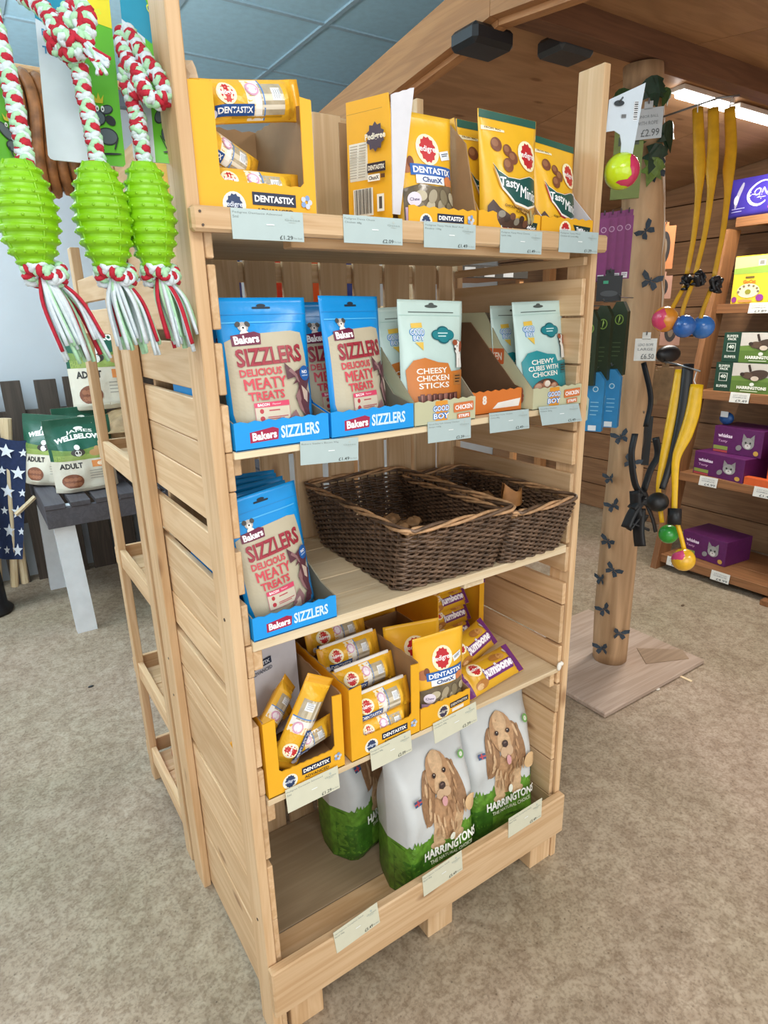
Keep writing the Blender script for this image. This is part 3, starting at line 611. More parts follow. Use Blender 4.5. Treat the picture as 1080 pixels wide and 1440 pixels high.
def jumbone_art(A, w, h):                                            # length along v
    A.rect(0, .06 * h, w * .98, .10 * h, '6b2a72'); A.rect(0, .94 * h, w * .98, .10 * h, '6b2a72')
    rosette90(A, -.2 * w, .24 * h, .34 * w); A.rect(.12 * w, .56 * h, .34 * w, .50 * h, '6b2a72', .0); A.text('Jumbone', .10 * w, .56 * h, .54 * h, .40 * w, 'f5e9f7', PI / 2, .07); A.text('Jumbone', .10 * w, .56 * h, .53 * h, .36 * w, '6b2a72', PI / 2, .01); A.text('Jumbone', .10 * w, .56 * h, .52 * h, .34 * w, 'ffffff', PI / 2, .02)
    A.ell(-.25 * w, .62 * h, .12 * w, .10 * h, 'b5793a'); A.ell(-.22 * w, .7 * h, .12 * w, .06 * h, 'd29a58'); A.ell(.3 * w, .24 * h, .13 * w, .10 * h, 'b5793a'); A.ell(.34 * w, .2 * h, .08 * w, .05 * h, 'e0b884'); A.ell(-.3 * w, .84 * h, .09 * w, .035 * h, 'f3f1ea')
# ---- price labels
LABM = plain('label_card', 'b2c4c4', .5, vary=.02)
LABW = plain('label_card_cream', 'd3d3bd', .5, vary=.02)
def price_label(x0, x1, z1, h, y, lines_, price, label, mat=None, rot=0, lean=0, group='shelf edge price labels'):
    w = x1 - x0
    T = thing('price_label', label, 'price label', (0, 0, 0), group=group)
    T.matrix_basis = Matrix.Translation((x0, y, z1)) @ Matrix.Rotation(rot, 4, 'Y') @ Matrix.Rotation(lean, 4, 'X')
    _ = MB().box(0, w, 0, .0012, -h, 0, mat or LABM, .0002)
    cd = _.build('card', T)
    A = Art(plane((0, 0, -h), (1, 0, 0), (0, 0, 1)), .0001, .2)
    for i, s in enumerate(lines_): A.text(s, w * (.02 + .0125 * len(s)), h * (.86 - .13 * i), w * .025 * len(s), h * .085, '6f7a78', 0, 0)
    A.text(price, w * .74, h * .12, w * .19, h * .14, '3b4442', 0, .01); A.text('Per Each', w * .91, h * .11, w * .12, h * .06, '8b9492', 0, 0)
    A.text('Gates', w * .84, h * .72, w * .22, h * .07, '9aa6a2', 0, 0); A.ell(w * .84, h * .83, w * .02, h * .05, 'b5c0bb'); A.rect(w * .84, h * .64, w * .1, h * .018, 'b5c0bb')
    A.rect(w * .52, h * .52, w * .11, h * .035, 'f2f6f6'); A.build(cd); return T

# ================================================================ top shelf
BLUE = foil('blue', '0a92de'); BLUEC = card('1099e8'); YEL = card('ecae1e'); YFOIL = foil('yellow', 'eeb62a'); YFILM = foil('amber', 'e3a52a', .25); MINT = foil('mint', 'c2dad4', .22); GREY = foil('white', 'c9cdcd', .36)
ZT = 1.5535
def packet(loc, L, w, d, rz=0, tilt=0, label='', lean=0, group='dental stick packets', body=YFILM, art=dentastix_art, name='treat_packet', spin=0):
    """flow wrap lying with its length along local x"""
    T = pouch(name, label, 'packet', (0, 0, 0), w, L, d, body, art, prof='both', p=2.2, wr=.0012, group=group, n=(10, 18), pinch=.03)
    T.matrix_basis = Matrix.Translation(loc) @ Matrix.Rotation(rz, 4, 'Z') @ Matrix.Rotation(tilt, 4, 'Y') @ Matrix.Rotation(lean, 4, 'X') @ Matrix.Rotation(PI / 2, 4, 'Y') @ Matrix.Rotation(spin, 4, 'Z') @ Matrix.Translation((0, 0, -L / 2))
    return T
def dent_box(x0, x1, y0, z0, H, lip, depth, label, left=.034, right=.018, art=box_front_art(True), backh=None, rz=0):
    T = thing('display_box', label, 'box', (x0, y0, z0), (0, 0, rz), 'yellow dental stick boxes'); w = x1 - x0; t = .0025
    MB().box(0, w, 0, depth, 0, t, KRAFT, .0003).build('base', T)
    P = [(0, 0), (w, 0), (w, H - .002), (w - right, H), (w - right, lip + .006), (w - right - .006, lip)] + torn(left + .006, w - right - .006, lip, .0008)[1:-1] + [(left + .006, lip), (left, lip + .006), (left, H), (0, H - .003)]
    fp = MB().prism(P, t, YEL, panelM((0, t, 0), (1, 0, 0), (0, 0, 1)))
    fp = fp.build('front_panel', T)
    for sx in (0, 1):
        xa = 0 if sx == 0 else w - t; o = MB(); Q = [(t, 0), (depth, 0), (depth, backh or H)] + torn(t, depth, H, .0012)[1:]
        n = len(Q); xo, xi = (xa, xa + t) if sx == 0 else (xa + t, xa); Vo = [(xo, q[0], q[1]) for q in Q]; Vi = [(xi, q[0], q[1]) for q in Q]; f = tuple(range(n))
        o.add(Vo, [f[::-1] if sx == 0 else f], YEL); o.add(Vi, [f if sx == 0 else f[::-1]], KRAFT); o.add(Vo + Vi, [(i, (i + 1) % n, n + (i + 1) % n, n + i) if sx == 0 else (n + i, n + (i + 1) % n, (i + 1) % n, i) for i in range(n)], KRAFT); o.build('side_panel', T)
    MB().prism([(0, 0), (w, 0)] + torn(0, w, backh or H, .0015), t, KRAFT, panelM((0, depth, 0), (1, 0, 0), (0, 0, 1))).build('back_panel', T)
    A = Art(plane((left * .3, 0, 0), (1, 0, 0), (0, 0, 1)), .0002, .2); art(A, w - left * .3, lip); A.build(fp)
    return T
b1 = dent_box(.02, .199, .008, ZT, .168, .052, .20, 'yellow open dental stick box at the left end of the top shelf')
MB().tube([(.005 + .016 * i / 9, .035 + .002 * math.sin(i), .166 + .024 * math.sin(PI * i / 9)) for i in range(10)], .011, plain('curled_card', 'cdb596', .6), 8, flat=.12, up=(0, 0, 1)).build('curled_flap', b1)
g = 'packets in the top left box'
packet((.112, .04, ZT + .05), .15, .05, .032, 0, 0, 'yellow stick packet lying level behind the front lip of the top left box', group=g)
packet((.118, .04, ZT + .022), .15, .05, .03, .05, 0, 'lowest yellow stick packet in the top left box', group=g)
packet((.075, .055, ZT + .095), .13, .05, .03, .3, .35, 'yellow stick packet tipping down at the left inside the top left box', group=g)
packet((.122, .045, ZT + .163), .17, .055, .034, .1, -.17, 'yellow stick packet lying on top of the top left box and sticking out', group=g)
packet((.14, .10, ZT + .05), .14, .05, .032, 0, -.1, 'yellow stick packet in shade at the back of the top left box', group=g)
# second box: printed narrow side, torn white flap, pouch, brown inner wall
B2 = thing('display_box', 'yellow treat box with barcode side and torn white flap on the top shelf', 'box', (.352, .03, ZT), group='yellow dental stick boxes')
sd = Vector((-.034, .082, 0)); L2 = sd.length; H2 = .205
M2 = panelM((sd.x, sd.y, 0), -sd, (0, 0, 1))
MB().prism([(0, 0), (L2, 0), (L2, H2 - .03), (L2 - .004, H2), (.002, H2)], .002, YEL, M2 @ Matrix.Translation((0, 0, -.002))).build('side_panel', B2)
A = Art(lambda u, v, l=0: M2 @ Vector((u, v, l)), .0002, .2)
A.rect(.024, .115, .037, .056, 'e7e2d4'); 
for q in range(13): A.rect(.015, .139 - q * .004, .015, .0016, 'b3ab9a'); A.rect(.033, .139 - q * .004, .014, .0016, 'b3ab9a')
A.poly([(.062 + .016 * (1.15 if i % 2 else .9) * math.cos(i * PI / 10), .146 + .019 * (1.15 if i % 2 else .9) * math.sin(i * PI / 10)) for i in range(20)], '4a3d4a'); A.text('Pedigree', .062, .146, .040, .012, 'f3ead2', 0, .03)
A.rect(.063, .102, .036, .014, '2b2430'); A.text('DENTASTIX', .063, .102, .032, .007, 'f1ead8', 0, .03); A.rect(.058, .087, .024, .010, 'f4efe2'); A.text('ChunX', .058, .087, .02, .006, '3a3340', 0, .03); A.rect(.076, .088, .008, .006, '5a3a20')
A.rect(.036, .052, .040, .042, 'eee8da')
for q in range(15): A.rect(.0185 + q * .0025, .053, .0007 + .0009 * ((q * 7) % 3) / 2, .038, '2a2522')
A.rect(.073, .048, .014, .026, 'f0ebdd'); A.rect(.073, .048, .006, .018, '57504a'); A.rect(.045, .183, .07, .0007, 'b07c12')
A.build(B2, 'side_artwork')
FL = plain('white_card', 'dcdce2', .6, vary=.03)
MB().prism([(0, .03), (.016, .03), (.05, H2 + .014)] + [(.05 - .049 * i / 6, H2 + .014 - .003 * i + (.001 if i % 2 else 0)) for i in range(1, 7)], .002, FL, panelM((0, 0, 0), (1, .12, 0), (0, 0, 1))).build('torn_flap', B2)
MB().box(.005, .155, 0, .13, 0, .0025, KRAFT, .0003).build('base', B2)
MB().prism([(.012, 0), (.158, 0)] + torn(.012, .158, .04), .002, YEL, panelM((0, -.028, 0), (1, 0, 0), (0, 0, 1))).build('front_panel', B2)
MB().prism([(-.028, 0), (.13, 0), (.13, .20), (.05, .195), (0, .15), (-.028, .042)][::-1], .0025, KRAFT, panelM((.1555, 0, 0), (0, 1, 0), (0, 0, 1))).build('side_panel', B2)
MB().box(-.02, .155, .128, .13, 0, .19, KRAFT, .0003).build('back_panel', B2)
A = Art(plane((.012, -.030, 0), (1, 0, 0), (0, 0, 1)), .0002, .2); box_front_art(False)(A, .146, .04); A.build(B2)
pouch('treat_pouch', 'yellow dental chunk pouch with blue band behind the torn white flap', 'packet', (.437, .048, ZT + .004), .125, .19, .04, YFOIL, chunx_art, -.08)
for q, (x0, x1, rz, fl, lab) in enumerate(((.515, .668, 0, 'c98f45', 'yellow tray of mini treat pouches beside the brown card wall'), (.672, .818, 0, 'b8343c', 'yellow tray of mini treat pouches at the right end of the top shelf'))):
    def ta(A, w, h): rosette(A, w * .45, h * .5, h * .5); A.poly([(w * .6, h * .75), (w * .95, h * .68), (w * .92, h * .25), (w * .68, h * .3)], '17352f'); A.text('Tasty', w * .73, h * .55, w * .14, h * .22, 'ffffff', 0, .05); A.text('Minis', w * .85, h * .45, w * .13, h * .22, 'ffffff', 0, .05)
    tray('display_tray', lab, x0, x1, .0, ZT, .26, .042, [(.002, .042), (.05, .09), (.1, .19), (.26, .20)] if q else [(.002, .042), (.02, .07), (.045, .12), (.07, .2), (.26, .2)], YEL, plain('white_card', 'dcdce2', .6) if q else KRAFT, art=ta, group='yellow mini treat trays')
g = 'yellow mini treat pouches'
pouch('treat_pouch', 'yellow mini treat pouch with tan band, front of its tray', 'packet', (.603, .02, ZT + .012), .142, .195, .05, YFOIL, tasty_art('c99a55'), -.06, .0, .02, group=g)
pouch('treat_pouch', 'yellow mini treat pouch right behind the tan banded one', 'packet', (.597, .072, ZT + .008), .135, .195, .04, YFOIL, tasty_art('c99a55'), -.06, .1, -.02, group=g)
pouch('treat_pouch', 'yellow mini treat pouch furthest back beside the brown card wall', 'packet', (.592, .118, ZT + .008), .135, .195, .04, YFOIL, tasty_art('c99a55'), -.05, .05, 0, group=g)
pouch('treat_pouch', 'yellow mini treat pouch with red band leaning at the right end', 'packet', (.738, .03, ZT + .006), .128, .18, .045, YFOIL, tasty_art('b8343c'), -.10, .08, .05, group=g)
pouch('treat_pouch', 'dark topped mini treat pouch behind the red banded one', 'packet', (.735, .085, ZT + .006), .125, .195, .04, YFOIL, tasty_art('b8343c'), -.06, .05, -.02, group=g)
for (x0, x1, z1, ls, pr, lab) in ((.053, .161, 1.567, ('Pedigree Dentastix Advanced', '5ml'), '£1.29', 'price label £1.29 below the top left yellow box'), (.228, .336, 1.569, ('Pedigree Denta Chunx', 'Chicken 68g'), '£2.09', 'price label £2.09 below the barcode sided box'), (.379, .49, 1.568, ('Pedigree Tasty Minis Beef And', 'Poultry 130g'), '£1.49', 'price label £1.49 third along the top rail'), (.548, .653, 1.565, ('Pedigree Tasty Minis Cheesy', 'Lamb 140g'), '£1.49', 'price label £1.49 fourth along the top rail, under the tan banded pouch'), (.70, .812, 1.571, ('Pedigree Tasty Minis', 'Chicken & Lamb 80g'), '£1.39', 'price label £1.39 at the right end of the top rail')):
    price_label(x0, x1, z1, .039, -.0206, ls, pr, lab)

# ================================================================ second shelf
Z2 = 1.2315
SZS = [(.002, .042), (.06, .055), (.14, .13), (.30, .13)]
gt = 'blue treat trays'; gs = 'blue bacon strip pouches'
tray('display_tray', 'blue strip treat tray at the left end of the second shelf', .036, .197, .0, Z2, .30, .043, SZS, BLUEC, KRAFTD, art=sizz_tray_art, group=gt)
tray('display_tray', 'blue strip treat tray second along the second shelf', .202, .369, .0, Z2, .30, .043, SZS, BLUEC, KRAFTD, art=sizz_tray_art, group=gt)
pouch('treat_pouch', 'blue bacon strip pouch with round blue badge at the left of the second shelf', 'packet', (.116, .036, Z2 + .008), .152, .216, .055, BLUE, sizzlers_art(), -.08, 0, .0, group=gs)
pouch('treat_pouch', 'blue bacon strip pouch half hidden between the two on the second shelf', 'packet', (.282, .125, Z2 + .004), .152, .215, .05, BLUE, sizzlers_art(False), -.06, .0, 0, group=gs)
pouch('treat_pouch', 'blue bacon strip pouch second from the left on the second shelf', 'packet', (.284, .045, Z2 + .008), .145, .218, .055, BLUE, sizzlers_art(False), -.07, .28, .0, group=gs)
pouch('treat_pouch', 'blue bacon strip pouch hidden behind the badge pouch', 'packet', (.116, .11, Z2 + .004), .148, .215, .05, BLUE, sizzlers_art(False), -.05, .0, 0, group=gs)
OLIVE = card('c3c3a0')
GBS = [(.002, .042), (.10, .13), (.15, .195), (.28, .195)]
tray('display_tray', 'pale green tray with cheesy chicken stick pouch', .372, .515, .0, Z2, .28, .043, GBS, OLIVE, KRAFTD, art=gb_tray_art, group='pale green chicken treat trays')
def chick_side(A, d, h):
    A.rect(.15, .105, .085, .032, 'c96a3c', 0, .003); A.text('CHICKEN', .15, .105, .072, .016, 'efe4d2', 0, .03); A.rect(.165, .077, .035, .016, '6b7264'); A.text('CUBES', .165, .077, .028, .008, 'd9dccb', 0, .02); A.lines(.175, .06, .05, 1, .01, '6b6b55', .004)
    A.rect(.172, .033, .028, .036, '3b3338'); A.rect(.172, .033, .02, .03, 'e8e6da')
    for q in range(6): A.rect(.164 + q * .003, .033, .0012, .026, '2b2525')
    A.rect(.212, .028, .026, .042, 'd8d6bd'); A.rect(.212, .03, .022, .02, '8fae94'); A.rect(.212, .046, .018, .012, 'e4e0c8')
    for q in range(6): A.ell(.243 + .008 * (q % 2), .014 + .006 * q * .8, .007, .005, '9a5a46', q)
tray('display_tray', 'pale green tray with teal chicken pouch, its tall printed side showing', .675, .823, .004, Z2, .28, .043, GBS, OLIVE, KRAFTD, art=gb_tray_art, sideart=chick_side, group='pale green chicken treat trays', rz=.0)
def or_art(A, w, h): A.poly([(w * .45, h * .2), (w * .95, h * .2), (w * .98, h * .55), (w * .55, h * .45)], 'f3efe8'); A.text('8', w * .3, h * .62, w * .08, h * .4, 'f3e9dc', 0, .05)
ORG = card('d9772c')
tray('display_tray', 'empty orange tray between the two pale green trays', .522, .668, .03, Z2, .25, .045, [(.002, .045), (.02, .05), (.16, .175), (.25, .175)], ORG, plain('dark_brown_card', '6f5138', .8), art=or_art)
gg = 'mint chicken treat pouches'
pouch('treat_pouch', 'mint pouch of cheesy chicken sticks with orange patch', 'packet', (.442, .04, Z2 + .006), .148, .212, .04, MINT, goodboy_art('c9772f', ('CHEESY', 'CHICKEN', 'STICKS'), True), -.06, 0, .03, group=gg, wr=.0025)
pouch('treat_pouch', 'mint pouch of chewy chicken cubes with teal patch', 'packet', (.748, .045, Z2 + .006), .142, .21, .045, MINT, goodboy_art('1f8a92', ('CHEWY', 'CUBES WITH', 'CHICKEN'), False), -.12, -.05, -.02, group=gg, wr=.0025)
pouch('treat_pouch', 'mint pouch hidden behind the cheesy chicken sticks', 'packet', (.44, .10, Z2 + .004), .14, .205, .04, MINT, goodboy_art('c9772f', ('CHEESY', 'CHICKEN', 'STICKS'), True), -.06, 0, -.03, group=gg)
pouch('treat_pouch', 'mint pouch tucked behind the teal patched pouch', 'packet', (.742, .115, Z2 + .004), .14, .205, .04, MINT, goodboy_art('1f8a92', ('CHEWY', 'CUBES WITH', 'CHICKEN'), False), -.1, 0, .0, group=gg)
for (x0, x1, z1, ls, pr, lab, rt, le) in ((.143, .252, 1.235, ('Bakers Sizzlers Bacon 90g',), '£1.49', 'price label £1.49 under the two blue trays', .06, -.03), (.40, .503, 1.238, ('Good Boy Soft Cheesy Chicken', 'Strips 100g'), '£2.39', 'price label under the cheesy chicken stick tray', .02, -.05), (.55, .658, 1.239, ('Good Boy Chewy Chicken', 'Cubes 80g'), '£2.49', 'price label on the second shelf below the empty orange tray', .02, -.12), (.687, .81, 1.238, ('Good Boy Chicken', 'Fillets 80g'), '£2.49', 'price label at the right end of the second shelf, curling forward', .03, -.35)):
    price_label(x0, x1, z1, .039, -.0015, ls, pr, lab, rot=rt, lean=le)

# ================================================================ third shelf
Z3 = .9095
tray('display_tray', 'blue strip treat tray at the left end of the third shelf', .036, .194, .0, Z3, .32, .042, [(.002, .042), (.05, .05), (.16, .10), (.32, .1)], BLUEC, KRAFTD, art=sizz_tray_art, group=gt)
pouch('treat_pouch', 'blue bacon strip pouch at the front of the third shelf row', 'packet', (.113, .05, Z3 + .012), .142, .228, .05, BLUE, sizzlers_art(), -.05, .12, -.10, group='blue pouches in a row on the third shelf')
for q in range(4):
    pouch('treat_pouch', 'blue bacon strip pouch %s behind the front pouch on the third shelf' % ('directly', 'second', 'third', 'last')[q], 'packet', (.112 + .004 * (q % 2), .095 + .04 * q, Z3 + .006), .142, .226, .045, BLUE, None, -.06, .1 - .06 * q, -.08 + .03 * q, group='blue pouches in a row on the third shelf')
WEAVE = plain('dark_willow', '66503f', .42, vary=.5, scale=45); WEAVL = plain('pale_willow', 'b89069', .45, vary=.3, scale=60)
def basket(label, cx, cy, z0, wt, dt, wb, db, H, rz, seed):
    """rectangular willow basket: splayed walls of woven rods on stakes, plaited rim"""
    T = thing('wicker_basket', label, 'basket', (cx, cy, z0), (0, 0, rz), 'wicker baskets'); r = random.Random(seed)
    def loop(t, n=112, inset=0, cr=.018):
        w = wb + (wt - wb) * t - inset * 2; d = db + (dt - db) * t - inset * 2; P = []
        per = 2 * (w + d) - 8 * cr + 2 * PI * cr
        for i in range(n):
            s = per * i / n; segs = ((w - 2 * cr, 0), (PI * cr / 2, 1), (d - 2 * cr, 0), (PI * cr / 2, 1)) * 2; k = 0
            for ln, ty in segs:
                if s < ln: break
                s -= ln; k += 1
            a = k // 2; ang = a * PI / 2
            if k % 2 == 0:
                ox, oy = ((-w / 2 + cr, -d / 2), (w / 2, -d / 2 + cr), (w / 2 - cr, d / 2), (-w / 2, d / 2 - cr))[a % 4]; p = (ox + math.cos(ang) * s, oy + math.sin(ang) * s); nn = (math.sin(ang), -math.cos(ang))
            else:
                c = ((w / 2 - cr, -d / 2 + cr), (w / 2 - cr, d / 2 - cr), (-w / 2 + cr, d / 2 - cr), (-w / 2 + cr, -d / 2 + cr))[a % 4]; th = -PI / 2 + ang + s / cr; p = (c[0] + cr * math.cos(th), c[1] + cr * math.sin(th)); nn = (math.cos(th), math.sin(th))
            P.append((p, nn))
        return P
    n = 128; rows = 22; b = MB()
    for k in range(rows):
        t = (k + .5) / rows * .94; lp = loop(t, n); z = H * t
        b.tube([(p[0] + q[0] * .0034 * (1 if (i + 2 * (k % 2)) % 4 < 2 else -1), p[1] + q[1] * .0034 * (1 if (i + 2 * (k % 2)) % 4 < 2 else -1), z + r.uniform(-.0009, .0009)) for i, (p, q) in enumerate(lp)], .0029, WEAVE, 5, True)
    b.build('weave', T, smooth=True, kind='stuff')
    s = MB(); lo, hi = loop(0, n), loop(1, n)
    for i in range(1, n, 2): s.tube([(lo[i][0][0], lo[i][0][1], .002), (hi[i][0][0], hi[i][0][1], H)], .0022, WEAVE, 5)
    s.build('stakes', T, kind='stuff')
    for q in range(3):
        lp = loop(1.0, 112); rr = MB()
        rr.tube([(p[0] + nq[0] * .0045 * math.cos(i * .42 + q * 2.1), p[1] + nq[1] * .0045 * math.cos(i * .42 + q * 2.1), H + .004 + .0045 * math.sin(i * .42 + q * 2.1)) for i, (p, nq) in enumerate(lp)], .0034, WEAVL if q else WEAVE, 6, True)
        rr.build('rim_rod', T, smooth=True)
    MB().box(-wb / 2 + .004, wb / 2 - .004, -db / 2 + .004, db / 2 - .004, .001, .006, WEAVE, .001).build('basket_base', T)
    return T
basket('larger dark wicker basket in the middle of the third shelf', .472, .188, Z3, .268, .44, .246, .345, .134, -.04, 1)
basket('narrower dark wicker basket against the right side of the third shelf', .692, .165, Z3, .195, .40, .170, .33, .12, .0, 2)
CHEW = plain('dried_chew', '8d6b47', .7, vary=.5, scale=30, bump=.6, bscale=70); CHEWO = plain('dried_ear', 'b07a45', .55, vary=.35, scale=25, bump=.5, bscale=60)
def chew(loc, s, mat, label, seed, group):
    b = MB(); r = random.Random(seed)
    def fn(a, c):
        th = a * 2 * PI; ph = c * PI; rad = s * (.8 + .5 * noise.noise(Vector((math.cos(th) * 1.3 + seed, math.sin(th) * 1.3, ph))))
        return Vector((rad * math.sin(ph) * math.cos(th) * 1.3, rad * math.sin(ph) * math.sin(th), rad * .55 * math.cos(ph)))
    b.grid(fn, 16, 10, mat); o = b.build('dried_chew', None, True, loc=loc); o.rotation_euler = (r.uniform(-.5, .5), r.uniform(-.5, .5), r.uniform(0, 6)); return tag(o, label, 'dog chew', group)
for q, (x, y, s) in enumerate(((.44, .12, .024), (.475, .15, .026), (.455, .19, .025), (.495, .10, .024), (.50, .2, .026), (.43, .235, .025), (.47, .255, .026), (.52, .14, .02), (.445, .155, .022), (.49, .17, .023), (.46, .215, .024))): chew((x, y, Z3 + .05 + (.026 if q > 7 else 0)), s, CHEW, 'brown knobbly dried chew heaped in the larger basket', q, 'chews in the larger basket')
for q, (x, y, s) in enumerate(((.66, .30, .034), (.70, .27, .034), (.72, .20, .032), (.65, .22, .03), (.69, .33, .033), (.67, .25, .034))): chew((x, y, Z3 + .066 + (.03 if q > 3 else 0)), s * 1.15, CHEW, 'brown dried chew heaped at the back of the narrower basket', q + 20, 'chews in the narrower basket')
er = MB(); er.grid(lambda a, c: Vector(((a - .5) * .075 * (1 - .3 * c), .008 * math.sin(a * 7) + .01 * c * math.sin(a * 4), c * .045 + .012 * math.sin(a * 5 + 1) * c)), 14, 8, CHEWO); er.grid(lambda a, c: Vector(((a - .5) * .075 * (1 - .3 * c), .005 + .008 * math.sin(a * 7) + .01 * c * math.sin(a * 4), c * .045 + .012 * math.sin(a * 5 + 1) * c)), 14, 8, CHEWO, True)
eo = er.build('pig_ear', None, True, loc=(.725, .10, Z3 + .085)); tag(eo, 'orange brown dried ear poking up in the narrower basket', 'dog chew')
ch2 = chew((.72, .105, Z3 + .062), .034, CHEW, 'dried chew lying under the orange brown ear', 77, 'chews in the narrower basket')

# ================================================================ fourth shelf
Z4 = .5855
b3 = dent_box(.037, .197, .004, Z4, .162, .047, .26, 'yellow open dental stick box at the left end of the fourth shelf', .024, .02, backh=.20)
wf = MB().prism([(0, 0), (.145, 0), (.152, .215), (.10, .20), (.06, .225), (.0, .24)], .0025, FL, panelM((.006, .125, .02), (1, .25, 0), (0, .10, 1))); wf.build('white_flap', b3)
A = Art(lambda u, v, l=0: panelM((.006, .1225, .02), (1, .25, 0), (0, .10, 1)) @ Vector((u, v, l + .0025)), .0002, .2); A.ell(.035, .19, .02, .013, '59667c'); A.text('Pedigree', .035, .19, .032, .009, 'dfe6ee', 0, .02); A.rect(.05, .165, .07, .014, '2d3950', .05); A.text('DENTASTIX', .05, .165, .062, .008, 'dfe6ee', .05, .03); A.text('ADVANCED', .06, .15, .05, .008, '5a6678', .05, .02); A.build(b3, 'flap_artwork')
g = 'packets in the left box of the fourth shelf'
T = packet((.122, .03, Z4 + .115), .19, .058, .034, .0, -1.05, 'yellow stick packet standing diagonally out of the left box on the fourth shelf', -.05, group=g)
packet((.135, .045, Z4 + .062), .13, .05, .032, .1, -.1, 'yellow stick packet under the diagonal one', group=g)
packet((.09, .09, Z4 + .11), .15, .055, .035, .5, -.55, 'yellow packet slumped behind the diagonal one on the left', group=g)
packet((.07, .06, Z4 + .045), .12, .05, .032, .2, .1, 'yellow packet at the lower left of the left box', group=g)
packet((.08, .12, Z4 + .07), .14, .05, .035, .2, -.3, 'yellow packet deep in the left box on the fourth shelf', group=g)
b4 = dent_box(.212, .378, .002, Z4, .165, .047, .28, 'yellow open dental stick box second along the fourth shelf', .028, .02, backh=.21)
g = 'packets in the second box of the fourth shelf'
for q, (yy, zz, lab) in enumerate(((.028, .042, 'lowest stick packet in the second box'), (.03, .092, 'front stick packet with white folded edge in the second box'), (.085, .125, 'middle stick packet of the second box, leaning back'), (.145, .15, 'rear stick packet of the second box'), (.20, .17, 'stick packet at the very back of the second box'))):
    T = packet((.297, yy, Z4 + zz), .148, .06 if q else .05, .036, 0, -.02, lab + ' on the fourth shelf', -.25 if q else 0, group=g)
    if q: MB().box(-.034, -.027, -.0025, .0025, .008, .14, plain('white_film', 'e6e2dc', .35), .001).build('folded_seal', T)
def cx_tray(A, w, h): rosette(A, w * .45, h * .45, h * .4, '3a3550', 'Pedigree', 'e6e0d0', 'f1e3b4'); A.rect(w * .77, h * .62, w * .38, h * .24, '2b2430', .06); A.text('DENTASTIX', w * .77, h * .62, w * .34, h * .12, 'e6dfcf', .06, .02); A.rect(w * .74, h * .36, w * .24, h * .16, 'e9e4d8', .06)
tray('display_tray', 'yellow tray of dental chunk pouches on the fourth shelf', .381, .517, .002, Z4, .28, .052, [(.002, .052), (.04, .06), (.09, .13), (.28, .13)], YEL, KRAFT, art=cx_tray)
g = 'yellow dental chunk pouches'
pouch('treat_pouch', 'yellow dental chunk pouch with blue band at the front of the fourth shelf tray', 'packet', (.453, .032, Z4 + .006), .132, .185, .045, YFOIL, chunx_art, -.06, -.05, .03, group=g)
pouch('treat_pouch', 'yellow dental chunk pouch leaning behind the front one on the fourth shelf', 'packet', (.445, .10, Z4 + .004), .13, .185, .04, YFOIL, chunx_art, -.08, -.35, -.05, group=g)
yb = thing('display_box', 'tall yellow card box back standing behind the second box on the fourth shelf', 'box', (.375, .30, Z4)); MB().box(0, .15, 0, .1, 0, .25, YEL, .001).build('box_body', yb); A = Art(plane((0, 0, 0), (1, 0, 0), (0, 0, 1)), .0002, .2); rosette(A, .09, .19, .04); A.build(yb)
JY = foil('jumbone', 'e0ac27', .28)
packet((.622, .055, Z4 + .032), .19, .075, .042, .10, -.02, 'yellow and purple bone treat packet lying at the shelf edge', -.9, 'bone treat packets', JY, jumbone_art, 'treat_packet')
packet((.622, .125, Z4 + .065), .19, .075, .042, .30, -.06, 'yellow and purple bone treat packet lying across the one at the shelf edge', -.75, 'bone treat packets', JY, jumbone_art, 'treat_packet')
jb = thing('display_box', 'yellow and purple bone treat box at the back of the fourth shelf', 'box', (.60, .22, Z4), (0, 0, .06))
MB().box(0, .165, 0, .17, 0, .003, KRAFT, .0003).build('base', jb)
for xx in (0, .162): MB().box(xx, xx + .003, 0, .17, .003, .165, YEL, .0005).build('side_panel', jb)
MB().box(.148, .162, 0, .002, .003, .16, YEL, .0005).build('front_strip', jb); MB().box(.146, .166, -.001, .003, .1602, .17, card('6b2a72'), .0005).build('purple_edge', jb)
for q in range(4): packet((.672, .262 + .01 * q, Z4 + .028 + q * .044), .15, .06, .04, .06, 0, ('lowest', 'second', 'third', 'topmost')[q] + ' bone treat packet in the box at the back of the fourth shelf', -.6, 'bone treat packets in the box', JY, jumbone_art)
pw = plain('white_blob', 'e8e4da', .6); cw = MB(); cw.ball((0, 0, 0), .009, pw, 10, 7, (.8, .5, 1.3)); cw.ball((.007, 0, .006), .006, pw, 8, 6); o = cw.build('shelf_clip', None, True, loc=(UW - .036, -.001, Z4 + .006)); tag(o, 'small white plastic clip at the right end of the fourth shelf', 'clip')
for (x0, x1, z1, ls, pr, lab, rt, le) in ((.067, .178, .595, ('Pedigree Dentastix Advanced', '5ml'), '£1.29', 'cream price label under the left yellow box of the fourth shelf', -.02, -.06), (.252, .352, .600, ('Pedigree Dentastix', 'Chicken 68g'), '£2.09', 'cream price label under the second yellow box of the fourth shelf', -.03, -.06), (.411, .532, .593, ('Pedigree Denta Chunx', 'Chicken 68g'), '£2.39', 'cream price label under the dental chunk tray of the fourth shelf', -.06, -.06)):
    price_label(x0, x1, z1, .05, -.0015, ls, pr, lab, LABW, rt, le)

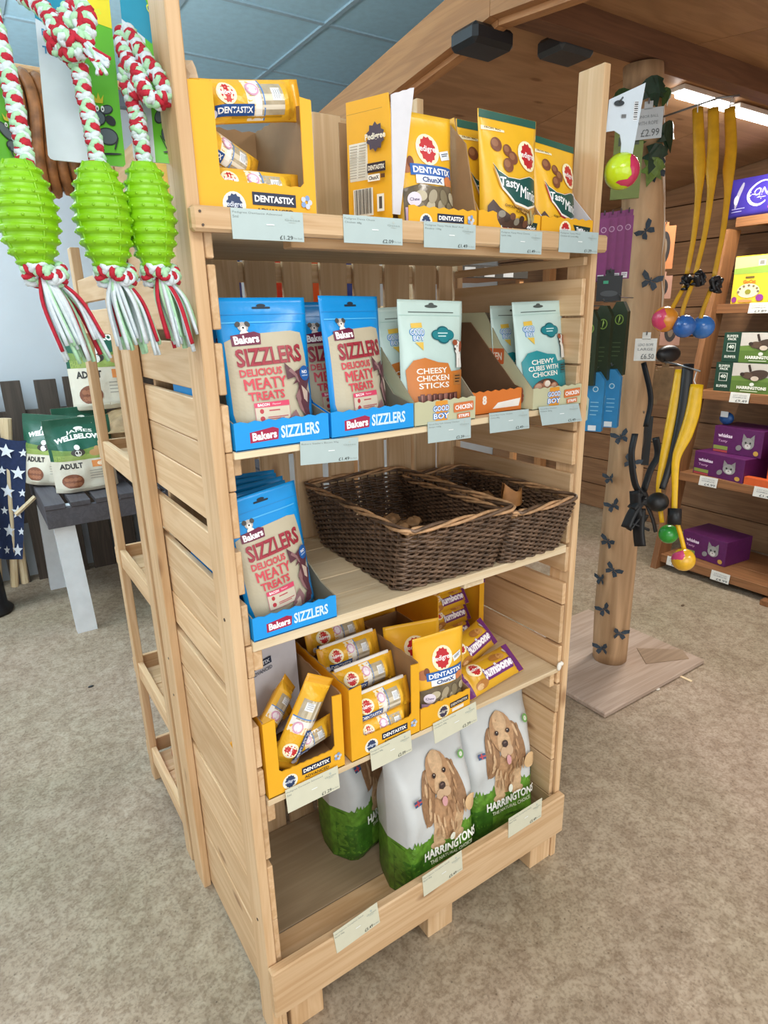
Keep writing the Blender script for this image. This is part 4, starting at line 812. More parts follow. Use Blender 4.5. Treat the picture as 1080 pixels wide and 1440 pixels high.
# ================================================================ bottom shelf
Z5 = .1005
g = 'bags of dry dog food on the bottom shelf'
def fat(label, loc, rz, seed, lean=-.03):
    T = pouch('dog_food_bag', label, 'dog food', loc, .235, .44, .15, GREY, harr_art, lean, rz, 0, 'block', 12, .008, seed, g, (20, 30), low=(plain('grass_print', '5c8a2c', .4, vary=.35, scale=60), .335)); return T
fat('white and green dog food bag with spaniel in the middle of the bottom shelf', (.463, .095, Z5), .02, 3)
fat('white and green dog food bag with spaniel at the right end of the bottom shelf', (.693, .12, Z5), -.08, 5)
fat('white and green dog food bag half hidden behind the middle bag', (.395, .285, Z5), .25, 9)
for (x0, x1, z1, lab, rt) in ((.135, .243, .222, 'cream price label on the bottom rail below the empty space', -.10), (.363, .478, .226, 'cream price label on the bottom rail below the middle food bag', -.07), (.628, .745, .242, 'cream price label at the right end of the bottom rail', -.02)):
    price_label(x0, x1, z1, .06, -.0236, ('Harringtons Complete Adult', 'Beef 2kg'), '£5.49', lab, LABW, rt)

# ================================================================ rack standing back to back with the display unit
K = thing('slatted_rack', 'narrow open pine rack standing behind the display unit', 'shelf', (0, 0, FZ))
def kp(name, x0, x1, y0, y1, z0, z1, ax): return bx(name, K, x0, x1, y0, y1, z0 - FZ, z1 - FZ, PINE[ax])
for xx in (0, .80):
    kp('post', xx, xx + .022, .95, .995, FZ, 1.61, 2); kp('post', xx, xx + .022, .56, .612, FZ, 1.95, 2)
for zz in (1.40, 1.06, .74, .37, .06):
    kp('side_rail', .004, .02, .612, .95, zz, zz + .055, 1); kp('side_rail', .802, .818, .612, .95, zz, zz + .055, 1)
    kp('front_rail', .0, .822, .996, 1.008, zz, zz + .05, 0)
    for q in range(3): kp('shelf_board', .023, .799, .615 + q * .112, .722 + q * .112, zz + .018, zz + .03, 0)
kp('side_slat', .004, .018, .612, .95, 1.475, 1.53, 1)
# bags on that rack, glimpsed through the gaps of the back slats
gb = 'bags on the rear rack'
for q, (x, c1, c2, lab) in enumerate(((.30, '2c5fa6', 'c9b98a', 'blue pouch with cream top seen through the first back gap'), (.42, 'c0341f', '2a58a8', 'red and blue pouch seen through the second back gap'), (.54, 'd9531e', 'c9281c', 'orange red pouch seen through the middle back gap'), (.66, '33408e', 'd8c9c0', 'dark blue pouch seen through the fourth back gap'))):
    def ra(A, w, h, c2=c2): A.rect(0, .75 * h, w * .96, .3 * h, c2); A.ell(0, .4 * h, .25 * w, .12 * h, 'e6e0d4'); A.lines(0, .2 * h, .5 * w, 3, .05 * h, 'e6e0d4', .015 * h)
    T = pouch('treat_pouch', lab, 'packet', (x, .72, 1.4315), .11, .19, .04, foil('rear%d' % q, c1), ra, 0, PI - .1, group=gb)
    T = None
def plainbag(A, w, h): A.rect(0, .55 * h, .8 * w, .3 * h, 'b98a5a'); A.lines(0, .3 * h, .5 * w, 4, .06 * h, '7d6a50', .012 * h)
pouch('treat_pouch', 'beige paper pouch on the middle shelf of the rear rack', 'packet', (.10, .83, .772), .16, .17, .05, foil('beige', 'c7b596', .5), plainbag, .1, -1.2, group=gb)
pouch('treat_pouch', 'beige paper pouch on the lower shelf of the rear rack', 'packet', (.10, .80, .402), .16, .14, .05, foil('beige', 'c7b596', .5), plainbag, .1, -1.2, group=gb)
def orangebag(A, w, h): A.rect(0, .93 * h, w, .10 * h, 'e6dccf'); A.ell(0, .5 * h, .25 * w, .18 * h, 'b5551e'); A.ell(.1 * w, .25 * h, .12 * w, .1 * h, 'e8a15c'); A.text('TREATS', 0, .7 * h, .6 * w, .08 * h, 'f2e2cf', 0, .03)
pouch('treat_pouch', 'glossy orange treat pouch sticking out low at the side of the rear rack', 'packet', (.085, .82, .092), .20, .17, .06, foil('orange', 'c8501c', .22), orangebag, -.15, -1.25, .1, group=gb)
pouch('treat_pouch', 'second orange treat pouch behind the glossy one', 'packet', (.15, .86, .092), .2, .19, .05, foil('orange', 'c8501c', .22), orangebag, -.1, -1.2, group=gb)
wb_ = thing('treat_carton', 'small white and yellow carton on the lowest board of the rear rack', 'box', (.03, .66, .092)); MB().box(0, .07, 0, .1, 0, .05, card('dfe6e6'), .001).build('carton', wb_); MB().box(-.001, .071, -.001, .101, 0, .014, card('d6cf3a'), .0005).build('yellow_band', wb_)

# ================================================================ pallet bench with bags, deckchair
GP = wood('grey_painted_wood', '56545a', '3b393f', 1, knots=False); WP = plain('white_painted_leg', 'd5dade', .55, vary=.05, scale=20, bump=.2)
Bn = thing('pallet_bench', 'dark grey pallet bench on splayed white legs at the left', 'bench', (0, 0, FZ))
xx = -.08
while xx < 1.0:
    wd = .085; bx('slat', Bn, xx, xx + wd, 2.2, 3.0, .635, .658, GP); xx += wd + .022
bx('apron', Bn, -.08, 1.02, 2.205, 2.23, .545, .6345, GP); bx('apron', Bn, -.08, 1.02, 2.96, 2.985, .545, .6345, GP); bx('apron', Bn, -.078, -.05, 2.231, 2.959, .545, .6345, GP)
for (x, y, dx) in ((-.06, 2.235, .02), (-.06, 2.90, -.02), (.92, 2.235, 0), (.92, 2.90, 0)):
    l = MB(); V = [(x, y, .634), (x + .09, y, .634), (x + .09, y + .05, .634), (x, y + .05, .634), (x + dx, y - .02, 0), (x + dx + .09, y - .02, 0), (x + dx + .09, y + .03, 0), (x + dx, y + .03, 0)]
    l.add(V, [(0, 1, 2, 3), (7, 6, 5, 4), (0, 4, 5, 1), (1, 5, 6, 2), (2, 6, 7, 3), (3, 7, 4, 0)], WP); l.build('leg', Bn)
DG = foil('dark_green', '1f5b45', .3); CRM = foil('cream', 'd9d3c2', .4)
g = 'green dog food bags on the pallet bench'
zb = .658 + FZ + .001
pouch('dog_food_bag', 'green and cream dog food bag standing at the front of the bench', 'dog food', (.14, 2.42, zb), .30, .35, .16, CRM, jwb_art, -.06, .05, 0, 'block', 4, .008, 4, g, (16, 22))
pouch('dog_food_bag', 'green and cream dog food bag slumped behind the front one', 'dog food', (.01, 2.64, zb), .27, .35, .15, CRM, jwb_art, -.1, -.35, .12, 'block', 4, .01, 8, g, (16, 22))
pouch('dog_food_bag', 'green dog food bag at the back of the bench with its top showing', 'dog food', (.20, 2.70, zb), .27, .37, .14, CRM, jwb_art, -.06, .1, 0, 'block', 4, .008, 12, g, (16, 22))
sk = plain('tan_sack', 'a08560', .6, vary=.25, scale=25, bump=.4)
for q in range(2): T = pouch('food_sack', ('lower', 'upper')[q] + ' tan food sack lying flat under the upright green bag', 'dog food', (0, 0, 0), .44, .40, .17, sk, None, 0, 0, 0, 'both', 4, .006, 30 + q, 'sacks on the bench'); T.matrix_basis = Matrix.Translation((.48, 2.62 - .02 * q, zb + .088 + .172 * q)) @ Matrix.Rotation(PI / 2, 4, 'X') @ Matrix.Translation((0, 0, -.2))
pouch('dog_food_bag', 'tall green dog food bag standing upright above the bench', 'dog food', (.35, 2.74, zb + .345), .36, .49, .14, CRM, jwb_art, -.05, .0, 0, 'block', 4, .006, 21, g, (16, 22))
NV = plain('navy_cloth', '1c2b4f', .85, vary=.15, scale=60, bump=.3, bscale=300)
DC = thing('folded_deckchair', 'folded deckchair with navy star print cloth and pale wooden poles', 'chair', (-.30, 2.72, FZ))
def cl(a, c, off=0): return Vector(((a - .5) * (.36 - .14 * (1 - c)) + .05 * c, -.03 + .03 * math.sin(a * 9 + c * 2) - off, .30 + c * .62 + .03 * math.sin(a * 5)))
m_ = MB(); m_.grid(lambda a, c: cl(a, c), 24, 12, NV); m_.grid(lambda a, c: cl(a, c, -.012), 24, 12, NV, True); m_.build('cloth', DC, True)
A = Art(lambda u, v, l=0: cl(max(0, min(1, u)), max(0, min(1, v)), l + .001), .0003, .05); rr = random.Random(4)
for q in range(30):
    a, c, s = (q % 5) * .2 + .1 + .06 * ((q // 5) % 2), (q // 5) * .165 + .08, (.10, .06)[q % 2]
    A.poly([(a + s * (1 if i % 2 == 0 else .42) * math.sin(i * PI / 5), c + s * .62 * (1 if i % 2 == 0 else .42) * math.cos(i * PI / 5)) for i in range(10)], 'dfe4ea')
A.build(DC, 'printed_stars')
POLE = wood('pale_pole', 'e0cfae', 'c4a97e', 2, knots=False)
for x, y, t in ((-.08, -.01, .04), (-.02, .03, .1), (.05, .0, .12), (.10, .02, .05)): m_ = MB(); m_.tube([(x, y + .02, .12), (x + t, y + .005, 1.0)], .019, POLE, 8); m_.build('pole', DC)
m_ = MB(); m_.tube([(.12, -.04, .52), (.22, -.05, .60)], .012, POLE, 6); m_.build('arm', DC)
bk = plain('black_plastic', '17181b', .45, vary=.1)
m_ = MB(); m_.lathe([(.09, 0), (.10, .02), (.075, .05), (.07, .30), (.065, .30)], bk, 16, Matrix.Translation((-.07, .02, 0))); m_.build('base_tub', DC, True)

# ================================================================ hanging tug toys (nearest things at the left)
RED = plain('red_rope', 'b41f34', .85, vary=.12, scale=200, bump=.4, bscale=500); MNT = plain('mint_rope', 'a9d6b0', .85, vary=.08, scale=200, bump=.4, bscale=500); WHT = plain('white_rope', 'cdd9df', .85, vary=.06, scale=200, bump=.4, bscale=500)
LIME = plain('lime_rubber', '7fbd0e', .38, vary=.06, scale=30)
def spline(P, n):
    P = [Vector(p) for p in P]; P = [P[0] * 2 - P[1]] + P + [P[-1] * 2 - P[-2]]; out = []
    for i in range(1, len(P) - 2):
        for k in range(n):
            t = k / n; a, b, c, d = P[i - 1], P[i], P[i + 1], P[i + 2]
            out.append(.5 * ((2 * b) + (c - a) * t + (2 * a - 5 * b + 4 * c - d) * t * t + (3 * b - a - 3 * c + d) * t ** 3))
    out.append(P[-2]); return out
def braid(mb, P, r, pitch=.0245):
    """plaited rope along a path: three fat strands wound each way, over and under"""
    Q = spline(P, 30 if len(P) < 7 else 22); s = 0; fr = []; h = None
    for i, p in enumerate(Q):
        t = (Q[min(i + 1, len(Q) - 1)] - Q[max(i - 1, 0)]).normalized(); h = t.orthogonal() if h is None else h; h = (h - t * h.dot(t)).normalized()
        if i: s += (p - Q[i - 1]).length
        fr.append((p, h.copy(), t.cross(h), s))
    mb.tube([f[0] for f in fr[::3]] + [fr[-1][0]], r * .62, WHT, 8)
    for q in range(6):
        dr = 1 if q < 3 else -1; col = (RED, WHT, MNT)[q % 3]
        mb.tube([p + (a * math.cos(dr * 2 * PI * s / pitch + q * 2.094) + b * math.sin(dr * 2 * PI * s / pitch + q * 2.094)) * (r * .62 + r * .12 * math.cos(3 * 2 * PI * s / pitch + (0 if dr > 0 else PI) + q)) for p, a, b, s in fr], r * .38, col, 6)
def egg(mb, c, R, H, n=40):
    pr = []; m = 80
    for i in range(m + 1):
        t = i / m; base = R * (.40 + .60 * math.sin(PI * min(1, max(0, (t * .93 + .035)))) ** .85)
        k = (t * 9) % 1; rg = .003 * (1 if k < .45 else (0 if k > .55 else (.55 - k) / .10)) * (1 if .02 < t < .98 else 0); pr.append((base + rg, (t - .5) * H))
    mb.lathe(pr, LIME, n, Matrix.Translation(c))
    for k in range(1, 9):
        t = (k + .22) / 9; base = R * (.40 + .60 * math.sin(PI * (t * .93 + .035)) ** .85) + .003
        for j in range(14):
            an = 2 * PI * (j + .5 * (k % 2)) / 14; mb.ball(Vector(c) + Vector((base * math.cos(an), base * math.sin(an), (t - .5) * H)), .0019, LIME, 6, 4)
    for j in range(4): an = j * PI / 2 + .4; mb.tube([Vector(c) + Vector((R * (.41 + .60 * math.sin(PI * (t * .93 + .035)) ** .85) * math.cos(an), R * (.41 + .60 * math.sin(PI * (t * .93 + .035)) ** .85) * math.sin(an), (t - .5) * H)) for t in (i / 20 for i in range(21))], .0016, LIME, 5)
def tassel(T, top, L, spread, sway, seed):
    r = random.Random(seed); k = MB(); top = Vector(top)
    k2 = MB(); braid(k2, [top + Vector((.017 * math.cos(t), .013 * math.sin(t), .008 * math.sin(2 * t))) for t in (i * PI / 4 for i in range(9))], .0105, .0245); k2.build('end_knot', T, True)
    for q in range(30):
        an = r.uniform(0, 6.28); ra = r.uniform(.2, 1) * spread; e = top + Vector((ra * math.cos(an) + sway, ra * math.sin(an) * .8, -L * r.uniform(.75, 1.05)))
        mid = top.lerp(e, .45) + Vector((.010 * math.cos(an), .010 * math.sin(an), .004)); st = top + Vector((.006 * math.cos(an), .006 * math.sin(an), -.004))
        k.tube(spline([st, mid, e], 5), [.0048] * 11, (WHT, WHT, MNT, WHT, RED, MNT)[q % 6], 6, flat=.5)
    k.build('tassel', T, True)
def toy_card(T, BL, BR, TL, art):
    BL, BR, TL = Vector(BL), Vector(BR), Vector(TL); ux = (BR - BL); uy = (TL - BL); W, H = ux.length, uy.length; ux.normalize(); n = ux.cross(uy).normalized(); uy = n.cross(ux).normalized() if False else uy.normalized()
    S = lambda u, v, l=0: BL + ux * u + uy * v + n * l
    P = [(.006, 0), (W - .006, 0), (W - .002, .002), (W, .006), (W, H), (0, H), (0, .006), (.002, .002)]
    b = MB(); k = len(P); F = [tuple(range(k))[::-1], tuple(range(k, 2 * k))] + [(i, (i + 1) % k, k + (i + 1) % k, k + i) for i in range(k)]
    b.add([S(p[0], p[1], -.0012) for p in P] + [S(p[0], p[1], 0) for p in P], F, plain('toy_card_white', 'ccd6de', .35, vary=.03)); hc = b.build('header_card', T)
    A = Art(S, .00012, .3); art(A, W, H); A.build(hc)
def card_art(split):
    def f(A, W, H):
        A.poly([(W * split, 0), (W - .003, .0), (W, .004), (W, H), (W * split, H)], '63b92a')
        A.poly([(0, .78 * H), (W * .62, .66 * H), (W * .72, .8 * H), (W * .4, H), (0, H)], '2289a6'); A.poly([(0, H), (0, .80 * H), (W * .2, .78 * H), (W * .3, H)], '2289a6')
        A.poly([(W * .5, H), (W * .62, .88 * H), (W * .8, .80 * H), (W, .78 * H), (W, H)], 'e9d92a')
        A.text('Rope &', W * .2, .70 * H, W * .26, .05 * H, '2f7fae', 0, .02); A.text('Tug', W * .16, .60 * H, W * .2, .055 * H, '2f7fae', 0, .02); A.text('Giants', W * .72, .86 * H, W * .3, .05 * H, 'dfe23a', .3, .03)
        # small grey hound drawing with a crown
        x, y = W * .80, H * .22; dk, gy = '23272b', '59646a'
        A.ell(x, y - .06 * H, .14 * W, .05 * H, dk); A.ell(x, y - .06 * H, .125 * W, .042 * H, gy); A.ell(x - .12 * W, y + .04 * H, .12 * W, .05 * H, dk, -.5); A.ell(x - .12 * W, y + .04 * H, .105 * W, .04 * H, gy, -.5); A.ell(x + .02 * W, y + .09 * H, .09 * W, .026 * H, dk, .5); A.ell(x + .02 * W, y + .09 * H, .078 * W, .019 * H, gy, .5); A.ell(x + .06 * W, y + .03 * H, .08 * W, .024 * H, dk, -1.0)
        for k in (-.04, .03): A.ell(x + k * W - .06 * W, y + .09 * H, .022 * W, .017 * H, 'f0f2f0'); A.ell(x + k * W - .06 * W, y + .088 * H, .009 * W, .008 * H, dk)
        A.poly([(x - .12 * W, y + .12 * H), (x - .02 * W, y + .12 * H), (x + .0 * W, y + .17 * H), (x - .045 * W, y + .14 * H), (x - .07 * W, y + .18 * H), (x - .095 * W, y + .14 * H), (x - .14 * W, y + .17 * H)], 'd8c530')
        A.ell(x + .02 * W, y - .16 * H, .15 * W, .006 * H, dk, .1); A.rect(x - .1 * W, y - .11 * H, .02 * W, .08 * H, dk, .4); A.rect(x + .11 * W, y - .10 * H, .02 * W, .07 * H, dk, -.3)
    return f
def tug(label, ex, ey, d, R, rope, tas, cardc, split=.56, seed=1, sway=.01, loop=None):
    c = at(ex, ey, d); T = thing('tug_toy', label, 'dog toy', (0, 0, 0), group='hanging rope tug toys'); H = .122 * d / .79
    m = MB(); egg(m, c, R, H); m.build('rubber_egg', T, True)
    m = MB(); braid(m, [c + Vector((0, 0, H * .42))] + [at(*p) for p in rope], .0105); m.build('rope', T, True)
    if loop:
        m = MB(); braid(m, [at(*p) for p in loop], .0105); m.build('rope_knot', T, True)
    tassel(T, c + Vector((sway * .3, 0, -H / 2 - .006)), tas, .033, sway, seed)
    if cardc: toy_card(T, at(*cardc[0]), at(*cardc[1]), at(*cardc[2]), card_art(split))
    return T
tug('largest tug toy, a lime rubber egg on plaited rope at the left edge', 38, 303, .745, .0325, [(38, 240, .745), (27, 175, .742), (13, 110, .74), (0, 60, .74), (-14, 10, .74)], .105, [(-60, 215, .70), (46, 242, .83), (-100, 0, .70)], .5, 11, .028)
t2 = tug('middle tug toy, a lime rubber egg with a knotted rope over a green card', 145, 306, .79, .0325, [(140, 245, .79), (131, 190, .787), (118, 130, .785), (112, 92, .783)], .10, [(68, 224, .83), (177, 235, .85), (44, -30, .84)], .52, 12, .018,
    loop=[(112, 95, .783), (95, 75, .775), (75, 62, .765), (82, 40, .76), (108, 30, .758), (122, 42, .762), (118, 66, .765), (98, 74, .765), (84, 55, .772), (92, 22, .776), (112, 10, .776), (124, 28, .772), (112, 55, .76), (88, 52, .757), (70, 24, .765), (52, 6, .775), (28, -8, .78)])
m = MB(); rq = random.Random(5); s0 = at(118, 58, .765)
for q in range(16): m.tube(spline([s0 + Vector((rq.uniform(-.004, .004), 0, rq.uniform(-.005, .005))), at(134 + rq.uniform(-6, 6), 78 + rq.uniform(-7, 7), .752), at(146 + rq.uniform(-10, 9), 94 + rq.uniform(-12, 12), .748)], 5), .0024, (WHT, WHT, MNT, WHT, RED)[q % 5], 6)
m.build('frayed_end', t2, True)
tug('smallest tug toy, a lime rubber egg with a rope loop beside the front post', 211, 306, .825, .0305, [(206, 245, .825), (199, 200, .82), (193, 160, .815)], .098, [(188, 226, .84), (252, 231, .853), (166, -30, .84)], .48, 13, .016,
    loop=[(196, 190, .815), (190, 150, .815), (178, 112, .81), (183, 92, .80), (196, 108, .795), (205, 132, .795), (222, 142, .80), (234, 134, .80), (225, 112, .80), (208, 88, .80), (190, 62, .805), (178, 44, .808), (172, 58, .81), (180, 84, .805), (196, 118, .80), (186, 132, .805)])
hk = MB(); hk.tube([(-.002, .034, 1.975), (-.12, .03, 1.97), (-.32, .0, 1.965)], .004, plain('steel_rod', '8d9194', .3, .8), 8); hk = hk.build('hanging_rod', None, True); tag(hk, 'steel rod on the front post from which the tug toys hang', 'hook')
# brown loops hung on a peg of the rear rack
LB = plain('brown_leather', '8f6038', .45, vary=.5, scale=40, bump=.3, bscale=80)
c0 = at(100, 178, 1.22)
pg = MB(); pg.tube([Vector((.81, c0.y, c0.z + .085)), Vector((c0.x - .14, c0.y, c0.z + .085))], .008, PINE[0], 8); pg = pg.build('hanging_peg'); tag(pg, 'round wooden peg carrying the row of brown loops', 'peg')
ring = None
for q in range(9):
    x = c0.x - .115 + q * .0225
    if ring is None:
        m = MB(); m.tube([(.004 * math.sin(3 * a), .034 * math.cos(a), .097 * math.sin(a)) for a in (2 * PI * i / 40 for i in range(40))], 0.0108, LB, 8, True, flat=1.0); ring = m.build('rawhide_loop', None, True); o = ring
    else: o = ring.copy(); COL.objects.link(o)
    o.location = (x, c0.y + .006 * math.sin(q * 2.1), c0.z - .0195 + .004 * math.sin(q * 1.7)); o.rotation_euler = (.08 * math.sin(q * 3), 0, .1 * math.sin(q)); tag(o, ('leftmost brown loop of the row behind the tug toy cards' if q == 0 else 'rightmost brown loop of the row behind the tug toy cards' if q == 8 else 'brown loop %s from the left in the row behind the tug toy cards' % ('second', 'third', 'fourth', 'fifth', 'sixth', 'seventh', 'eighth')[q - 1]), 'dog chew', 'brown loops on the peg')

# ================================================================ timber shelter at the right
SH = thing('timber_shelter', 'gabled timber shelter with plywood roof behind the display unit', 'shelter', (1.08, .57, FZ))
def sp(name, x0, x1, y0, y1, f0, f1, mat, ch=.002):                 # a board under the slope: f0/f1 lower and upper height at the ridge
    m = MB(); zz = lambda y: -.12 * abs(y - .57); V = []
    for x in (x0, x1):
        for (y, f) in ((y0, f0), (y1, f0), (y1, f1), (y0, f1)): V.append((x - 1.08, y - .57, f + zz(y) - FZ))
    m.add(V, [(0, 3, 2, 1), (4, 5, 6, 7), (0, 1, 5, 4), (1, 2, 6, 5), (2, 3, 7, 6), (3, 0, 4, 7)], mat); return m.build(name, SH)
PLY = [wood('plywood_' + 'ab'[i], 'b8906a', '8f6a49', 0, ring=.35) for i in range(2)]
for (ya, yb) in ((.57, 2.62), (-1.4, .57)):
    sp('fascia_board', 1.05, 1.08, ya + .001, yb - .001, 2.175, 2.30, OLD[1]); sp('rafter', 1.081, 1.115, ya + .001, yb - .001, 2.16, 2.235, OLD[1])
    for q in range(3): sp('roof_panel', 1.116 + q * .82, 1.932 + q * .82, ya + .001, yb - .001, 2.262, 2.282, PLY[q % 2])
    for q in range(0): sp('rafter', 1.1 + q * .8, 1.14 + q * .8, ya + .05, yb - .001, 2.20, 2.2615, OLD[1]) if ya < .5 else None
bx('ridge_beam', SH, .036, 2.5, -.035, .035, 2.185 - FZ, 2.2615 - FZ, wood('dark_beam', '7d563c', '5a3b28', 0))
bx('eave_post', SH, 2.40, 2.47, 1.95, 2.02, 0, 2.02 - FZ, OLD[2])
tm = plain('lamp_tube', 'ffffff', .4, emit=22)
for q, (a, b, dd) in enumerate(((952, 1022, 0), (1030, 1120, 0))):
    p0 = Y(a, 133 + (0 if q == 0 else 25), .76); p1 = Y(b, 133 + (b - 950) * .33, .76)
    L_ = thing('strip_light', ('glowing white strip light under the roof beside the log post', 'glowing white strip light under the roof at the right edge')[q], 'light', (p0.x, .76, p0.z - .0)); ln = p1.x - p0.x
    bx('housing', L_, 0, ln, -.03, .03, .012, .03, plain('lamp_housing', 'd8d8d4', .4)); m = MB(); m.tube([(.004, 0, 0), (ln - .004, 0, 0)], .0125, tm, 10); m.build('tube', L_, True)
    l = bpy.data.lights.new('strip_light_glow', 'AREA'); l.shape = 'RECTANGLE'; l.size = ln; l.size_y = .04; l.energy = 15; l.color = (1, .95, .86); lo = bpy.data.objects.new('strip_light_glow', l); COL.objects.link(lo); lo.location = (p0.x + ln / 2, .76, p0.z - .016)
for q, (px, py, d, lab) in enumerate(((678, 62, 1.74, 'black floodlight box under the ridge'), (795, 72, 1.92, 'flat grey black box under the roof right of the black floodlight'))):
    c = at(px, py, d); F_ = thing('floodlight', lab, 'light', (c.x, c.y, c.z)); bx('body', F_, -.075, .075, -.055, .055, -.02, .03, bk if q == 0 else plain('grey_plastic', '3a3d40', .4), .012); bx('bracket', F_, -.02, .02, -.03, .03, .0305, .05, bk, .002)

# ================================================================ log post, its base board and what hangs on it
LOGM = None
def logmat():
    m, nt, b, L = newmat('debarked_log'); b.inputs['Roughness'].default_value = .75; tc = N(nt, 'ShaderNodeTexCoord')
    mp = N(nt, 'ShaderNodeVectorMath', operation='MULTIPLY'); mp.inputs[1].default_value = (14, 14, 1.6); L(tc.outputs['Object'], mp.inputs[0])
    n = N(nt, 'ShaderNodeTexNoise'); n.inputs['Scale'].default_value = 1.4; n.inputs['Detail'].default_value = 6; n.inputs['Distortion'].default_value = .7; L(mp.outputs[0], n.inputs['Vector'])
    r = N(nt, 'ShaderNodeValToRGB'); e = r.color_ramp.elements; e[0].position = .3; e[1].position = .68; e[0].color = lin('927250'); e[1].color = lin('c7a37c'); L(n.outputs['Fac'], r.inputs['Fac']); L(r.outputs['Color'], b.inputs['Base Color'])
    bp = N(nt, 'ShaderNodeBump'); bp.inputs['Strength'].default_value = .5; bp.inputs['Distance'].default_value = .006; L(n.outputs['Fac'], bp.inputs['Height']); L(bp.outputs['Normal'], b.inputs['Normal']); return m
base0 = Z(857, 924, .012); LP = [(0, 0), (.5, -.006), (1.0, -.008), (1.45, .0), (1.8, -.03), (2.18, -.07)]
def logc(z):
    for (a, b), (c, d) in zip(LP, LP[1:]):
        if z <= c: t = max(0, (z - a) / (c - a)); k = b + (d - b) * t; break
    else: k = LP[-1][1]
    return Vector((base0.x + k * .83, base0.y - k * .55, z))
SB = thing('base_board', 'dusty square wooden board on the floor under the log post', 'board', (1.456, .31, FZ))
DUST = wood('dusty_board', 'b8a597', '94806f', 0, rough=.85, knots=False); bx('board', SB, 0, .65, 0, .60, 0, .021, DUST, .004); MB().prism([(.42, .12), (.60, .04), (.645, .10), (.50, .22)], .003, wood('rough_patch', 'a08a74', '7d6853', 0), Matrix.Translation((0, 0, .0212))).build('split_chip', SB)
so = tag(MB().box(0, .012, 0, .05, 0, .004, PALE[1], .001).build('wood_splinter', None, loc=(1.93, .262, FZ)), 'pale wood splinter beside the base board', 'splinter')
LG = thing('log_post', 'debarked round log post with butterfly stickers', 'post', (base0.x, base0.y, FZ + .0215))
m = MB(); zs = [.0115 + i * (2.18 - .0115) / 44 for i in range(45)]
def lr(z, an): return .068 + .004 * math.sin(z * 5) + .004 * noise.noise(Vector((math.cos(an) * 1.5, math.sin(an) * 1.5, z * 3)))
V = []; n = 28
for z in zs:
    c = logc(z)
    for j in range(n): an = 2 * PI * j / n; V.append(c + Vector((math.cos(an), math.sin(an), 0)) * lr(z, an) - LG.location)
m.add(V, [(i * n + j, i * n + (j + 1) % n, (i + 1) * n + (j + 1) % n, (i + 1) * n + j) for i in range(44) for j in range(n)] + [tuple(range(n))[::-1], tuple(range(44 * n, 45 * n))], logmat()); m.build('log', LG, True)
BF = plain('butterfly_blue', '2f3d4a', .6, vary=.3, scale=120)
def log_dir(off):                                                   # direction on the log facing the camera, turned by off
    v = (CP - base0); a = math.atan2(v.y, v.x) + off; return Vector((math.cos(a), math.sin(a), 0)), Vector((-math.sin(a), math.cos(a), 0))
for q, (off, z, s, tw, md) in enumerate(((-.35, .975, .036, .4, 0), (.30, .88, .036, -.4, 0), (-.75, .81, .03, .2, 1), (-.45, .705, .034, .5, 0), (-.55, .555, .034, -.3, 1), (-.15, .44, .036, -.5, 0), (-.9, .385, .034, .3, 0), (-.5, .26, .036, .6, 0), (.45, .165, .036, -.2, 1), (-.45, .085, .036, .3, 1), (.35, 1.52, .04, -.3, 0), (.55, 1.86, .04, .5, 0), (.1, 1.68, .034, .8, 1))):
    d, t = log_dir(off); o = logc(z) + d * .0725; c_, s_ = math.cos(tw), math.sin(tw); m = MB()
    for sg in (-1, 1):
        for (pts) in (((0, .02), (.45, .55), (.95, .75), (1.0, .3), (.55, .0)), ((0, -.02), (.5, -.05), (.75, -.35), (.5, -.75), (.2, -.5))):
            P = []
            for x, y in pts: x *= sg; xr, yr = (x * c_ - y * s_) * s * .95, (x * s_ + y * c_) * s * .95; P.append(o + t * xr + Vector((0, 0, yr)) + d * (.006 * abs(x) * (2.2 if md else 1)) - LG.location)
            m.add(P, [tuple(range(5)) if sg > 0 else tuple(range(5))[::-1]], BF)
    m.tube([o + Vector((-s_, 0, c_)) * s * .3 - LG.location, o - Vector((-s_, 0, c_)) * s * .35 - LG.location], .0018, BF, 5); m.build('butterfly', LG)
d, t = log_dir(.9); pl = MB()
pl.add([logc(z) + log_dir(.98 + .08 * math.sin(z * 23))[0] * .0745 - LG.location + (log_dir(.98)[1] * (.006 * (1 + math.sin(z * 31))) if k else Vector((0, 0, 0))) for z in [1.42 + .06 * i for i in range(11)] for k in (0, 1)], [(2 * i, 2 * i + 1, 2 * i + 3, 2 * i + 2) for i in range(10)], plain('peeling_strip', 'd9cdbb', .5)); pl.build('peeling_strip', LG)
IV = thing('plastic_ivy', 'dark green plastic ivy leaves round the top of the log post', 'plant', tuple(logc(2.0)))
IVM = [plain('ivy_dark', '1f3a2a', .4, vary=.3, scale=60), plain('ivy_mid', '35542a', .4, vary=.3, scale=60), plain('ivy_lime', '5f7a2c', .4, vary=.3, scale=60)]
leafP = [(0, -.6), (.25, -.55), (.55, -.35), (.35, -.1), (.6, .2), (.25, .2), (0, .75), (-.25, .2), (-.6, .2), (-.35, -.1), (-.55, -.35), (-.25, -.55)]
rq = random.Random(3)
